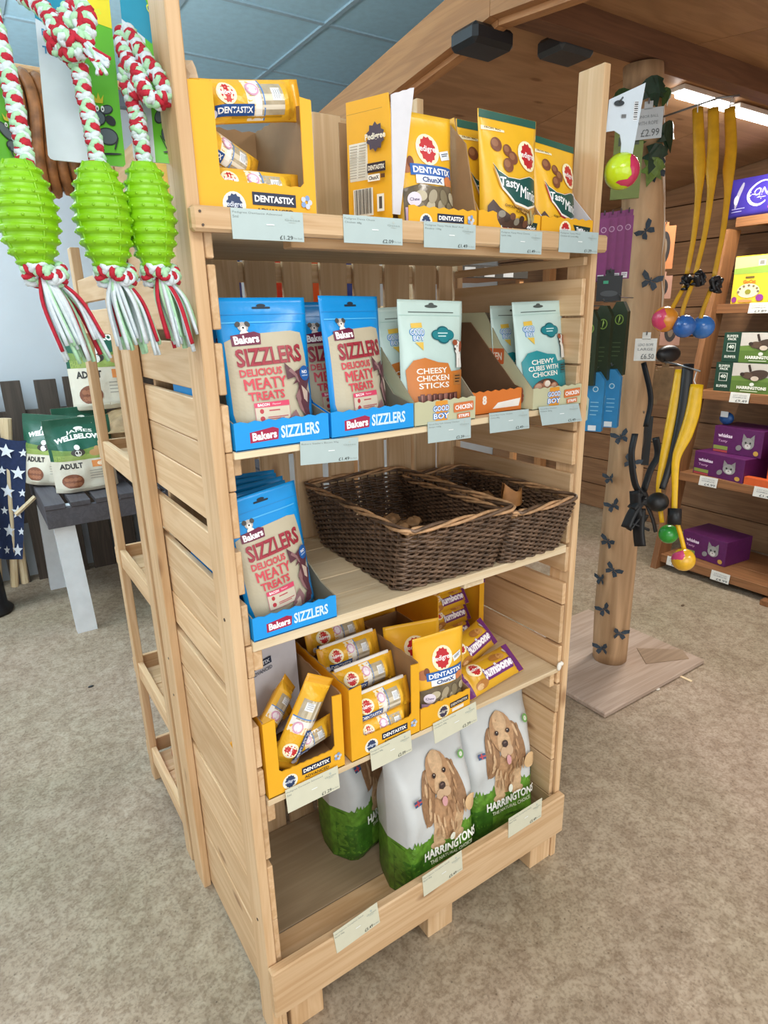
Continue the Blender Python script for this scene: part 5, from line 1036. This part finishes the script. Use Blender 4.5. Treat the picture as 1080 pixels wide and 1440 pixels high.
for q in range(13):
    off = rq.uniform(-1.1, .95); dz = rq.uniform(-.16, .1); s = rq.uniform(.045, .075); d, t = log_dir(off); o = logc(2.0 + dz) + d * (.075 + rq.uniform(.004, .02)) - IV.location; a = rq.uniform(-.8, .8) + PI
    m = MB(); P = [o + t * ((x * math.cos(a) - y * math.sin(a)) * s) + Vector((0, 0, (x * math.sin(a) + y * math.cos(a)) * s)) + d * (.012 * (1 - x * x * 3)) for x, y in leafP]
    m.add(P + [p - d * .0012 for p in P], [tuple(range(12)), tuple(range(12, 24))[::-1]] + [(i, 12 + i, 12 + (i + 1) % 12, (i + 1) % 12) for i in range(12)], IVM[2 if q == 4 else q % 2]); m.build('leaf', IV)
# carded and boxed goods on hooks
def hang(name, label, cat, px, py, d, w, h, t, body, art=None, group=None, peak=0, off=0.0, shear=0):
    """hanging pack facing the aisle: px/py is the middle of its top edge"""
    c = at(px, py, d); v = (CP - c); a = math.atan2(v.y, v.x) + PI / 2 + off
    T = thing(name, label, cat, (c.x, c.y, c.z), (0, 0, a), group)
    P = [(-w / 2, -h), (w / 2, -h), (w / 2, -peak)] + ([(w * .2, 0), (-w * .2, 0)] if peak else []) + [(-w / 2, -peak)]
    pk_ = MB().prism(P, t, body, panelM((0, t / 2, 0), (1, 0, 0), (0, 0, 1)))
    pk_ = pk_.build('pack', T)
    m = MB(); m.tube([(0, t / 2 + .10, .012), (0, -.012, .012), (0, -.022, .02)], .0022, plain('steel_rod', '8d9194', .3, .8), 6); m.build('hook', T)
    if peak == 0: m = MB(); m.box(-.012, .012, -.001, .001, -.004, .018, body, .0004); m.build('hang_tab', T)
    if art:
        A = Art(plane((-w / 2, -t / 2 - .0003, -h), (1, 0, 0), (0, 0, 1)), .0002, .3); art(A, w, h); A.build(pk_)
    return T
def purple_art(A, w, h): A.ell(w * .5, h * .82, w * .28, w * .28, 'b98ab0'); A.ell(w * .5, h * .82, w * .2, w * .2, '7a2a68'); A.rect(w * .5, h * .06, w * .6, h * .09, 'e4e2e4'); A.lines(w * .5, h * .08, w * .45, 2, h * .025, '8a8088', h * .012)
for q in range(4): hang('treat_pack', ('leftmost', 'second', 'third', 'rightmost')[q] + ' tall magenta pack of four hanging on the log post', 'packet', 850 + q * 11.5, 308 - q * 1.5, 1.93 + .0 * q, .030, .182, .018, plain('magenta_card', '7a2064', .45), purple_art, 'magenta packs on the log post')
def green_art(A, w, h): A.ell(w * .55, h * .76, w * .26, w * .3, '7d9a4a'); A.ell(w * .55, h * .76, w * .2, w * .24, '2c3a24'); A.poly([(w * .5, h * .7), (w * .62, h * .78), (w * .55, h * .82)], 'a9c46a'); A.lines(w * .5, h * .45, w * .5, 4, h * .06, '4a5a3c', h * .015)
for q in range(3): hang('treat_pack', ('nearest', 'middle', 'right hand')[q] + ' dark green peaked carton hanging on the log post', 'packet', (832, 851, 874)[q], (436, 430, 424)[q], (1.9, 1.93, 1.96)[q], .052, .225, .03, plain('dark_green_card', '27341f', .5), green_art, 'dark green cartons on the log post', peak=.03, off=-.3)
def blue_art(A, w, h): A.ell(w * .6, h * .72, w * .14, w * .14, 'bfe0ee'); A.ell(w * .6, h * .72, w * .1, w * .1, '2f8fc4'); A.rect(w * .55, h * .06, w * .4, h * .09, 'e6eef2'); A.poly([(0, h * .1), (w * .3, h * .2), (w * .32, h * .55), (0, h * .7)], 'cfd8c0'); A.ell(w * .12, h * .4, w * .12, h * .1, '5f8a3c'); A.lines(w * .6, h * .5, w * .4, 4, h * .07, '8cc8e4', h * .015)
for q in range(2): hang('treat_pack', ('left', 'right')[q] + ' bright blue peaked carton hanging on the log post', 'packet', (838, 861)[q], (523, 519)[q], (1.96, 2.0)[q], .062, .185, .03, plain('bright_blue_card', '2f86bd', .45), blue_art, 'bright blue cartons on the log post', peak=.025, off=-.2)
def olive_art(A, w, h): A.rect(w * .5, h * .8, w * .7, h * .12, '2f3a20'); A.lines(w * .5, h * .5, w * .6, 4, h * .1, '3f4a26', h * .03)
hang('treat_pack', 'olive green carded pack on the log post behind the ball toy', 'packet', 886, 178, 1.9, .085, .20, .012, plain('olive_card', '6d7a34', .5), olive_art)
hang('treat_pack', 'black pack with a green tab below the magenta packs', 'packet', 858, 388, 1.96, .075, .075, .02, plain('black_card', '1d2022', .5), lambda A, w, h: (A.rect(w * .35, h * .75, w * .2, h * .12, '2f9a72'), A.ell(w * .5, h * .3, w * .35, h * .12, '3c4144')))
def tagart(lines_, price):
    def f(A, w, h):
        for i, s in enumerate(lines_): A.text(s, w * .5, h * (.72 - .2 * i), w * .7, h * .12, '7f8486', 0, .01)
        A.text(price, w * .62, h * .2, w * .6, h * .24, '5b5f60', 0, .01)
    return f
TAGM = plain('tag_card', 'b9bec0', .5, vary=.03)
hang('price_tag', 'price tag £2.99 pinned near the top of the log post', 'price label', 912, 152, 1.86, .085, .082, .002, TAGM, tagart(('JUNIOR BALL', 'WITH ROPE'), '£2.99'), 'pegboard price tags')
hang('price_tag', 'price tag £6.50 hanging beside the log post above the black straps', 'price label', 909, 476, 1.9, .062, .066, .002, plain('tag_card_light', 'd2d2cc', .5), tagart(('LEAD ROPE', 'LARGE'), '£6.50'), 'pegboard price tags')
# ball toy on its card, hooked on the right side of the display unit
c = at(874, 241, 1.24); BT = thing('ball_toy', 'lime and pink ball on a white hanging card beside the right post', 'dog toy', tuple(c))
a_ = math.atan2((CP - c).y, (CP - c).x) + PI / 2 + .35; BT.rotation_euler = (0, 0, a_)
lm = plain('lime_ball', 'c6e018', .22, vary=.05, coat=.5); pkb = plain('pink_ball', 'c8345c', .22, vary=.05, coat=.5)
m = MB(); m.ball((0, 0, 0), .0335, lm, 28, 18); m.build('ball', BT, True)
S = lambda u, v, l=0: Vector((math.sin(u) * math.cos(v), -math.cos(u) * math.cos(v), math.sin(v))) * (.0337 + l)
A = Art(S, .0002, .12); A.poly([(.15, .55), (.5, .95), (1.1, .8), (1.5, .2), (1.4, -.7), (.8, -1.1), (-.3, -1.0), (-.75, -.75), (-.5, -.65), (.1, -.6), (.3, -.35), (.12, .05)], pkb); A.build(BT, 'pink_patch')
m = MB(); m.prism([(-.004, .03), (.020, .03), (.034, .152), (-.034, .125), (-.036, .07), (-.02, .072), (-.008, .065), (-.004, .05)], .002, plain('toy_card_white', 'ccd6de', .35), panelM((0, .004, 0), (1, 0, 0), (0, 0, 1))); m.build('header_card', BT)
A = Art(plane((0, .0018, 0), (1, 0, 0), (0, 0, 1)), .0002, .3); A.rect(.019, .105, .008, .032, 'f2f2f2')
for q in range(9): A.rect(.019, .091 + q * .0035, .007, .0012 + .0008 * (q % 2), '3a3a3a')
A.rect(-.004, .096, .009, .006, '6a6a6a'); A.ell(-.015, .118, .010, .005, '20262a'); A.build(BT)
m = MB(); m.tube([(-.06, .05, .120), (-.015, .002, .120), (-.013, -.012, .124)], .002, plain('steel_rod', '8d9194', .3, .8), 6); m.build('hook', BT)

# ---- ball launchers
YL = plain('yellow_plastic', 'e8b714', .38, vary=.08); YL2 = plain('amber_plastic', 'c9951c', .4, vary=.1)
def launcher(label, path, mat, widths, ball, cup, d=1.85, clip=None, arm=None):
    T = thing('ball_launcher', label, 'dog toy', (0, 0, 0), group='hanging ball launchers')
    P = spline([at(p[0], p[1], d + (p[2] if len(p) > 2 else 0)) for p in path], 6); n = len(P); W = []
    for i in range(n):
        t = i / (n - 1) * (len(widths) - 1); k = min(int(t), len(widths) - 2); W.append((widths[k] + (widths[k + 1] - widths[k]) * (t - k)) * d / FPX / 2)
    m = MB(); v = (CP - P[0]); v.z = 0; m.tube(P, W, mat, 10, flat=.4, up=v.normalized()); m.build('handle', T, True)
    for q in range(4): pass
    if arm: m = MB(); m.tube(spline([at(p[0], p[1], d) for p in arm], 5), .0065, mat, 8); m.build('throwing_arm', T, True)
    if cup:
        c = at(cup[0], cup[1], d); r = cup[2] * d / FPX; m = MB()
        m.ball(c, r, bk, 18, 12, (1, .9, .85)); m.build('cup', T, True)
    if clip:
        c = at(clip[0], clip[1], d - .01); m = MB(); rq = random.Random(int(clip[0]))
        for q in range(5): m.tube(spline([c + Vector((rq.uniform(-.025, .025), rq.uniform(-.01, .01), rq.uniform(-.02, .02))) for _ in range(4)], 5), .008, bk, 6, flat=.5)
        m.build('wrist_strap', T, True)
    if ball:
        x, y, r, c1, c2, dd = ball; c = at(x, y, d + dd); r = r * d / FPX
        B_ = MB(); B_.ball(c, r, plain('ball_' + c1, c1, .25, coat=.4, vary=.12, scale=60), 20, 12); B_ = B_.build('ball', T, True)
        vv = (CP - c).normalized(); e1 = vv.cross(Vector((0, 0, 1))).normalized() * -1; e2 = e1.cross(vv) * -1
        S = lambda u, v, l=0: c + (vv * math.cos(u) * math.cos(v) + e1 * math.sin(u) * math.cos(v) + Vector((0, 0, 1)) * math.sin(v)) * (r * 1.004 + l)
        if c2: A = Art(S, .0002, .2); A.poly([(-.2, 1.0), (.1, .4), (-.1, -.1), (.2, -.6), (-.4, -1.0), (-1.2, -.5), (-1.3, .4)], plain('ball_' + c2, c2, .25, coat=.4)); A.build(B_, 'colour_patch')
    return T
hw = [14, 15, 16, 9, 7, 6.5]
m = MB(); q0 = at(1010, 138, 1.85); m.tube([Vector((logc(q0.z).x, logc(q0.z).y, q0.z)), q0, at(1040, 134, 1.85)], .003, plain('steel_rod', '8d9194', .3, .8), 6); hh = m.build('hook_rod', None, True); tag(hh, 'steel hook rod on the log post carrying the three upper launchers', 'hook')
def wire(x, y, x2, y2, d=1.85): return [at(x, y, d), at(x - 4, y + (y2 - y) * .6, d), at(x2, y2, d)]
launcher('upper left amber launcher with an orange and pink ball', [(981, 152), (983, 205), (984, 238), (982, 275), (976, 330), (966, 385)], YL2, hw, (935, 449, 17.5, 'd98a2c', 'd6466a', 0), None, 1.86, (966, 398), [(963, 402), (950, 425), (942, 440)])
launcher('upper middle amber launcher with a speckled blue ball', [(1003, 152), (1003, 205), (1001, 238), (999, 275), (991, 330), (978, 385)], YL2, hw, (962, 459, 15.5, '2a63ad', None, .0), None, 1.84, (982, 392), [(975, 395), (962, 430), (958, 448)])
launcher('upper right amber launcher with a speckled blue ball', [(1026, 152), (1028, 205), (1025, 238), (1023, 275), (1016, 330), (1004, 390)], YL2, hw, (988, 460, 16, '2f6fb8', None, .02), None, 1.85, (1006, 400), [(1000, 405), (989, 435), (985, 448)])
for x in (981, 1003, 1026):
    m = MB(); m.tube(wire(x + 4, 136, x, 158), .0018, plain('white_wire', 'd9d9d6', .4), 6); w_ = m.build('wire_loop', None, True); tag(w_, {981: 'left', 1003: 'middle', 1026: 'right'}[x] + ' white wire loop above the upper launchers', 'hook', 'launcher wire loops')
launcher('lower left yellow launcher with a green ball', [(957, 520), (951, 560), (943, 600), (932, 650), (926, 690), (931, 735)], YL, [14, 16, 15, 10, 7, 6], (940, 751, 13.5, '2f9a3a', None, 0), None, 1.86)
launcher('black launcher with an open cup between the lower yellow ones', [(968, 512), (962, 570), (952, 620), (942, 655), (931, 688)], bk, [15, 16, 14, 10, 8], None, (925, 706, 16), 1.84)
launcher('lower right yellow launcher with a pink and yellow ball', [(980, 541), (974, 580), (964, 612), (951, 645), (949, 690), (948, 722)], YL, [17, 19, 18, 11, 8, 8], (961, 787, 16, 'e3b02a', 'd84a7e', 0), None, 1.82, None, [(951, 732), (957, 752), (962, 772)])
m = MB(); m.tube([at(949, 715, 1.81), at(948, 738, 1.81)], .019, bk, 12); o = m.build('rubber_grip', None, True); tag(o, 'black rubber grip on the lower right yellow launcher', 'grip')
m = MB(); m.tube([Vector((logc(1.27).x, logc(1.27).y, 1.265)), at(950, 512, 1.86), at(985, 522, 1.8)], .003, plain('steel_rod', '8d9194', .3, .8), 6); hh = m.build('hook_rod', None, True); tag(hh, 'steel hook rod carrying the three lower launchers', 'hook')
m = MB(); m.tube(wire(980, 520, 980, 545, 1.82), .0018, plain('white_wire', 'd9d9d6', .4), 6); w_ = m.build('wire_loop', None, True); tag(w_, 'white wire loop above the lower right yellow launcher', 'hook', 'launcher wire loops')
# black harness straps in front of the log
HS = thing('dog_harness', 'tangle of black harness straps hanging right of the log post', 'harness', (0, 0, 0))
for q, P in enumerate((((893, 610), (888, 640), (893, 680), (905, 700)), ((905, 700), (890, 720), (880, 742)), ((905, 690), (915, 660), (925, 640), (922, 615)), ((900, 715), (898, 745), (900, 768)), ((910, 710), (918, 730), (922, 748)), ((888, 715), (900, 705), (920, 712)), ((893, 690), (896, 725), (908, 730)), ((886, 735), (896, 738), (912, 745)), ((884, 745), (896, 730), (905, 720)), ((912, 705), (905, 690), (896, 700)))):
    m = MB(); m.tube(spline([at(x, y, 1.95) for x, y in P], 6), 0.021 if q in (3, 5, 6, 1) else .012, bk, 8, flat=.4); m.build('strap', HS, True)
HB = thing('dog_harness', 'black padded harness hanging high beside the launchers', 'harness', (0, 0, 0)); m = MB(); c = at(940, 498, 1.98); m.ball(c, .05, bk, 16, 10, (1.1, .5, .55)); m.build('pad', HB, True); m = MB(); m.tube(spline([at(905, 510, 1.98), at(915, 560, 1.98), at(908, 600, 1.98)], 6), .010, bk, 8, flat=.4); m.build('strap', HB, True)
TAN = plain('tan_canvas', '8a7050', .8, vary=.2)
for q, (x, y, w_, h_, mt, lab) in enumerate(((917, 520, .05, .11, TAN, 'tan canvas pouch hanging left of the lower launchers'), (936, 516, .05, .105, TAN, 'tan canvas pouch hanging behind the lower yellow launcher'), (927, 318, .06, .13, plain('orange_card', 'a5673a', .6), 'orange backing card with a black lead right of the log post'), (925, 388, .055, .07, plain('pinkish_card', '9a7260', .6), 'pinkish card with a black clip right of the log post'), (945, 445, .06, .09, plain('pinkish_card', '9a7260', .6), 'pinkish card hanging behind the blue balls'), (905, 585, .06, .16, plain('black_card', '1d2022', .5), 'black boxed lead hanging below the price tag'))):
    def lead(A, w, h): A.ell(w * .5, h * .5, w * .3, h * .38, '241f1d'); A.ell(w * .5, h * .5, w * .14, h * .22, '6b5a48')
    kk = 1.5 if q > 1 and q < 5 else 1.15
    hang('lead_pack', lab, 'dog lead', x + (10 if q == 2 else 8 if q == 3 else 0), y, 2.02 * kk, w_ * kk, h_ * kk, .012, mt, lead if q > 1 else None, 'packs hanging right of the log post')

# ================================================================ leaning shelves on the right wall
RS = thing('leaning_shelf', 'dark stained leaning shelf unit against the boarded wall', 'shelf', (0, 0, FZ))
STN = [wood('stained_' + 'xyz'[i], '9a6a42', '6b4527', i) for i in range(3)]
for yy in (1.045, -.35):
    m = MB(); V = []
    for (x, z) in ((2.865, 0), (2.985, 0), (3.305, 1.83), (3.19, 1.83)): V += [(x, yy, z), (x, yy + .035, z)]
    m.add(V, [(0, 2, 4, 6), (7, 5, 3, 1), (0, 1, 3, 2), (2, 3, 5, 4), (4, 5, 7, 6), (6, 7, 1, 0)], STN[2]); m.build('upright', RS)
def rxf(z): return 2.9 + .187 * z
LV = (.075, .55, 1.0, 1.445, 1.875)
for z in LV:
    x = rxf(z); bx('shelf_front', RS, x - .012, x + .012, -.315, 1.0445, z - .045 - FZ, z + .002 - FZ, STN[1]); 
    for q in range(3): bx('shelf_board', RS, x + .0125 + q * .14, x + .15 + q * .14, -.315, 1.0445, z - .02 - FZ, z - FZ, STN[1])
for yy in (.62, .2): bx('back_post', RS, 3.50, 3.56, yy, yy + .06, 0, 1.8, STN[2])
bx('foot', RS, 2.86, 3.4, .40, .46, 0, .028, STN[0])
FX = lambda x: (lambda A: A)
def cbox(name, label, z, y0, y1, h, x, dp, mats, art=None, group=None, cat='box', rz=0, top=None):
    """carton on the leaning shelf; its front looks along -x, y1 is its left edge as seen"""
    T = thing(name, label, cat, (x, y1, z + .0015), (0, 0, rz), group); w = y1 - y0
    ct = MB().box(0, dp, -w, 0, 0, h, mats, .001).build('carton', T)
    if art: A = Art(plane((0, 0, 0), (0, -1, 0), (0, 0, 1)), .0003, .5); art(A, w, h); A.build(ct)
    return T
def yel_art(A, w, h):
    A.rect(w * .5, h * .86, w, h * .24, 'c9c48a'); A.poly([(0, h * .74), (w, h * .78), (w, h * .62), (0, h * .62)], '8fae4a'); A.rect(w * .72, h * .84, w * .18, h * .12, 'e6e6dc'); A.rect(w * .72, h * .84, w * .12, h * .08, '8a8a80'); A.rect(w * .45, h * .55, w * .24, h * .04, '6a5a30'); A.text('GoCat', w * .45, h * .46, w * .34, h * .08, 'd9772c', 0, .06)
    A.ell(w * .45, h * .27, w * .3, h * .15, 'e9ddb0')
    for q in range(7): A.ell(w * .45 + w * .26 * math.cos(q * .52), h * .25 + h * .13 * math.sin(q * .52), w * .035, h * .025, '7d705a')
    A.ell(w * .45, h * .25, w * .08, h * .05, '8a8a30'); A.ell(w * .1, h * .09, w * .07, h * .06, '8a3a80'); A.ell(w * .78, h * .12, w * .1, h * .07, '8a3a90'); A.ell(w * .4, h * .06, w * .2, h * .03, 'd98a5a')
YC = plain('yellow_carton', 'dcc034', .45, vary=.04)
cbox('cat_food_carton', 'yellow cat food carton at the left of the upper shelf', 1.445, .80, .99, .235, rxf(1.445) + .02, .10, YC, yel_art, 'yellow cat food cartons')
cbox('cat_food_carton', 'yellow cat food carton at the right edge of the upper shelf', 1.445, .58, .775, .235, rxf(1.445) + .02, .10, YC, yel_art, 'yellow cat food cartons')
def har_art(A, w, h):
    A.rect(w * .5, h * .75, w, h * .5, 'c9c5bd'); A.rect(w * .5, h * .25, w, h * .5, '5b7a34'); A.poly([(0, h * .5), (w * .4, h * .58), (w, h * .52), (w, h * .4), (0, h * .4)], '6b8a3f'); A.rect(.045, h * .5, .09, h, '1d3f30')
    A.text('BUMPER', .045, h * .88, .06, h * .09, 'dfe6dc', 0, .04); A.text('PACK', .045, h * .78, .045, h * .08, 'dfe6dc', 0, .04); A.rect(.045, h * .5, .045, h * .28, 'dfe6dc'); A.rect(.045, h * .5, .039, h * .25, '1d3f30'); A.text('40', .045, h * .52, .03, h * .13, 'dfe6dc', 0, .04); A.text('BUMPER', .045, h * .18, .06, h * .09, 'dfe6dc', 0, .04)
    x = .20; A.ell(x + .02, h * .62, .055, h * .17, '4a3a30', .2); A.ell(x - .03, h * .60, .028, h * .11, '5d4a3c'); A.rect(x - .02, h * .84, .012, h * .24, '3a2d26', .35); A.ell(x + .01, h * .5, .02, h * .08, 'cdbfae'); A.ell(x - .055, h * .63, .012, h * .06, '3a2d26')
    A.ell(.20, h * .30, .012, h * .06, 'dfe6dc'); A.text('HARRINGTONS', .20, h * .18, .15, h * .11, 'eef2e6', 0, .05); A.lines(.2, h * .07, .11, 1, .01, 'c9d6b6', h * .03)
HC = plain('green_carton', '1d3f30', .45)
for q in range(2): cbox('cat_food_carton', ('lower', 'upper')[q] + ' green and white bumper pack carton on the middle shelf', 1.0 + q * .152, .62, .975 - .012 * q, .15, rxf(1.0) + .02 + .02 * q, .16, HC, har_art, 'bumper pack cartons')
def wk_art(A, w, h):
    A.text('whiskas', w * .24, h * .66, w * .3, h * .14, 'e9d9ea', 0, .04); A.text('Tasty', w * .2, h * .44, w * .2, h * .12, 'c99ac0', 0, .02); A.rect(w * .17, h * .18, w * .3, h * .14, '8a9a48'); A.rect(w * .17, h * .05, w * .3, h * .08, 'b04a4a')
    x, y = w * .72, h * .48; A.ell(x, y, w * .12, h * .22, '9a9a98'); A.poly([(x - w * .12, y + h * .08), (x - w * .11, y + h * .36), (x - w * .03, y + h * .2)], '8a8a88'); A.poly([(x + w * .12, y + h * .08), (x + w * .11, y + h * .36), (x + w * .03, y + h * .2)], '8a8a88'); A.ell(x, y - h * .1, w * .06, h * .09, 'd6d4d0'); A.ell(x - w * .045, y + h * .03, w * .018, h * .04, '2a2a28'); A.ell(x + w * .045, y + h * .03, w * .018, h * .04, '2a2a28'); A.ell(x, y - h * .07, w * .014, h * .02, '6a4a4a'); A.ell(w * .9, h * .16, w * .05, h * .09, 'c9a04a'); A.ell(x - w * .17, y - h * .2, w * .06, h * .1, '8a8a88', .6)
WC = plain('purple_carton', '5a1d58', .45, vary=.1)
cbox('cat_food_carton', 'purple cat food carton at the front of the third shelf of the leaning unit', .55, .69, .99, .125, rxf(.55) + .03, .22, WC, wk_art, 'purple cat food cartons', rz=-.15)
cbox('cat_food_carton', 'purple cat food carton stacked behind and above the front purple one', .676, .66, .93, .14, rxf(.55) + .09, .2, WC, wk_art, 'purple cat food cartons', rz=-.08)
cbox('cat_food_carton', 'purple cat food carton on the bottom shelf of the leaning unit', .075, .72, .99, .14, rxf(.075) + .10, .22, WC, wk_art, 'purple cat food cartons', rz=-.1)
cbox('cat_food_carton', 'dark purple carton in the shade right of the stacked purple cartons', .55, .42, .63, .24, rxf(.55) + .2, .18, WC, None, 'purple cat food cartons')
def dr_art(A, w, h): A.ell(w * .5, h * .72, w * .42, h * .14, 'e9d9b0'); A.text('Dr', w * .38, h * .72, w * .3, h * .16, '3a2a5a', 0, .06); A.ell(w * .45, h * .3, w * .16, h * .1, 'e6dccb'); A.ell(w * .6, h * .38, w * .08, h * .1, 'd9b890'); A.rect(w * .5, h * .06, w, h * .1, 'c9a92a')
OT = cbox('treat_carton', 'orange cat treat display carton at the right edge of the leaning unit', .55, .40, .60, .19, rxf(.55) + .03, .12, plain('orange_carton', 'cf5a26', .45), dr_art); MB().box(-.04, -.002, -.20, .09, 0, .04, plain('orange_carton', 'cf5a26', .45), .001).build('front_lip', OT)
cbox('treat_carton', 'pink carton low at the right edge of the leaning unit', .075, .30, .445, .15, rxf(.075) + .03, .1, plain('pink_carton', 'd98a90', .45), lambda A, w, h: A.ell(w * .5, h * .6, w * .3, h * .2, 'e9c9c6'))
def one_art(A, w, h):
    A.ell(-.04 * w, .55 * h, .155 * w, .33 * h, 'd6d4ea'); A.ell(-.025 * w, .56 * h, .135 * w, .285 * h, '3a2f8a'); A.rect(.09 * w, .50 * h, .08 * w, .5 * h, '3a2f8a', .2)
    A.text('ONE', .02 * w, .58 * h, .25 * w, .2 * h, 'e4e2f2', 0, .0); A.lines(.02 * w, .43 * h, .14 * w, 1, .01, 'b9b9e0', .015 * h)
    A.ell(-.32 * w, .56 * h, .03 * w, .34 * h, '9a98ac', -.15); A.ell(-.34 * w, .44 * h, .035 * w, .12 * h, 'c6c4d2'); A.rect(.24 * w, .28 * h, .26 * w, .11 * h, 'd0683f', .02); A.rect(.24 * w, .17 * h, .26 * w, .06 * h, 'b04a8a', .02); A.lines(-.30 * w, .22 * h, .2 * w, 2, .07 * h, 'a3a0d0', .02 * h)
T = pouch('cat_food_bag', 'indigo cat food bag lying on the top shelf of the leaning unit', 'cat food', (0, 0, 0), .40, .19, .09, foil('indigo', '3a2f8a', .35), one_art, 0, 0, 0, 'block', 4, .004, 5, n=(16, 14)); T.matrix_basis = Matrix.Translation((rxf(1.875) + .03, .93, 1.8765)) @ Matrix.Rotation(-PI / 2, 4, 'Z')
bl = thing('blue_treat_bag', 'small blue foil bag above the stacked purple cartons', 'packet', (rxf(.55) + .14, .90, .8185)); m = MB(); m.ball((0, 0, .035), .04, plain('blue_foil_dark', '22508a', .3, bump=.4), 12, 8, (.6, 1, .85)); m.build('pouch', bl, True); m = MB(); m.box(-.03, -.026, -.02, .02, .045, .075, TAGM, .0005); m.build('sticker', bl)
for q, (z, y, lab, pr) in enumerate(((1.445, .87, 'price tag under the left yellow carton', '£3.89'), (1.0, .86, 'price tag under the bumper pack cartons', '£9.49'), (.55, .92, 'price tag under the front purple carton', '£4.99'), (.55, .63, 'price tag under the orange display carton', '£1.49'), (.075, .74, 'price tag in the middle of the bottom shelf', '£4.99'), (.075, 1.0, 'price tag at the left end of the bottom shelf', '£4.99'))):
    T = thing('price_tag', lab + ' of the leaning unit', 'price label', (rxf(z) - .0135, y, z + .004), (0, .15, 0), 'price tags on the leaning unit'); _ = MB().box(-.0015, 0, -.10, 0, -.052, 0, plain('tag_card_light', 'd2d2cc', .5), .0003); cd = _.build('card', T); A = Art(plane((-.0015, 0, -.052), (0, -1, 0), (0, 0, 1)), .0002, .3); tagart(('CAT FOOD', 'COMPLETE'), pr)(A, .10, .052); A.build(cd)
# a strip of distant shelf labels glimpsed through the gap in the unit's right side
FS = thing('far_shelf_strip', 'dark shelf edge with white price tickets seen through the gap in the right side slats', 'shelf', (1.7, 1.6, 1.40)); bx('shelf_edge', FS, -.4, .6, 0, .02, .20, .26, plain('dark_edge', '33302a', .6)); bx('shelf_board', FS, -.4, .6, .02, .4, .20, .22, OLD[0])
for xx in (-.38, .56): bx('support', FS, xx, xx + .03, .02, .05, -1.40 + FZ, .199, OLD[2])
for q in range(7): bx('ticket', FS, -.36 + q * .13, -.29 + q * .13, -.003, -.0005, .205, .25, TAGM, .0003)
# small litter on the floor
for q, (px, py, s) in enumerate(((925, 970, .012), (128, 966, .012), (960, 852, .012))):
    m = MB(); m.ball((0, 0, .003), s, (plain('paper_scrap', 'd2ccc0', .7), bk, plain('brown_bit', '5a4632', .8))[q], 8, 5, (1, .6, .25)); o = m.build('floor_scrap', None, True, loc=tuple(Z(px, py))); tag(o, ('white paper scrap on the concrete right of the unit', 'black scrap on the concrete left of the rear rack', 'brown speck of dirt on the concrete before the leaning unit')[q], 'litter')
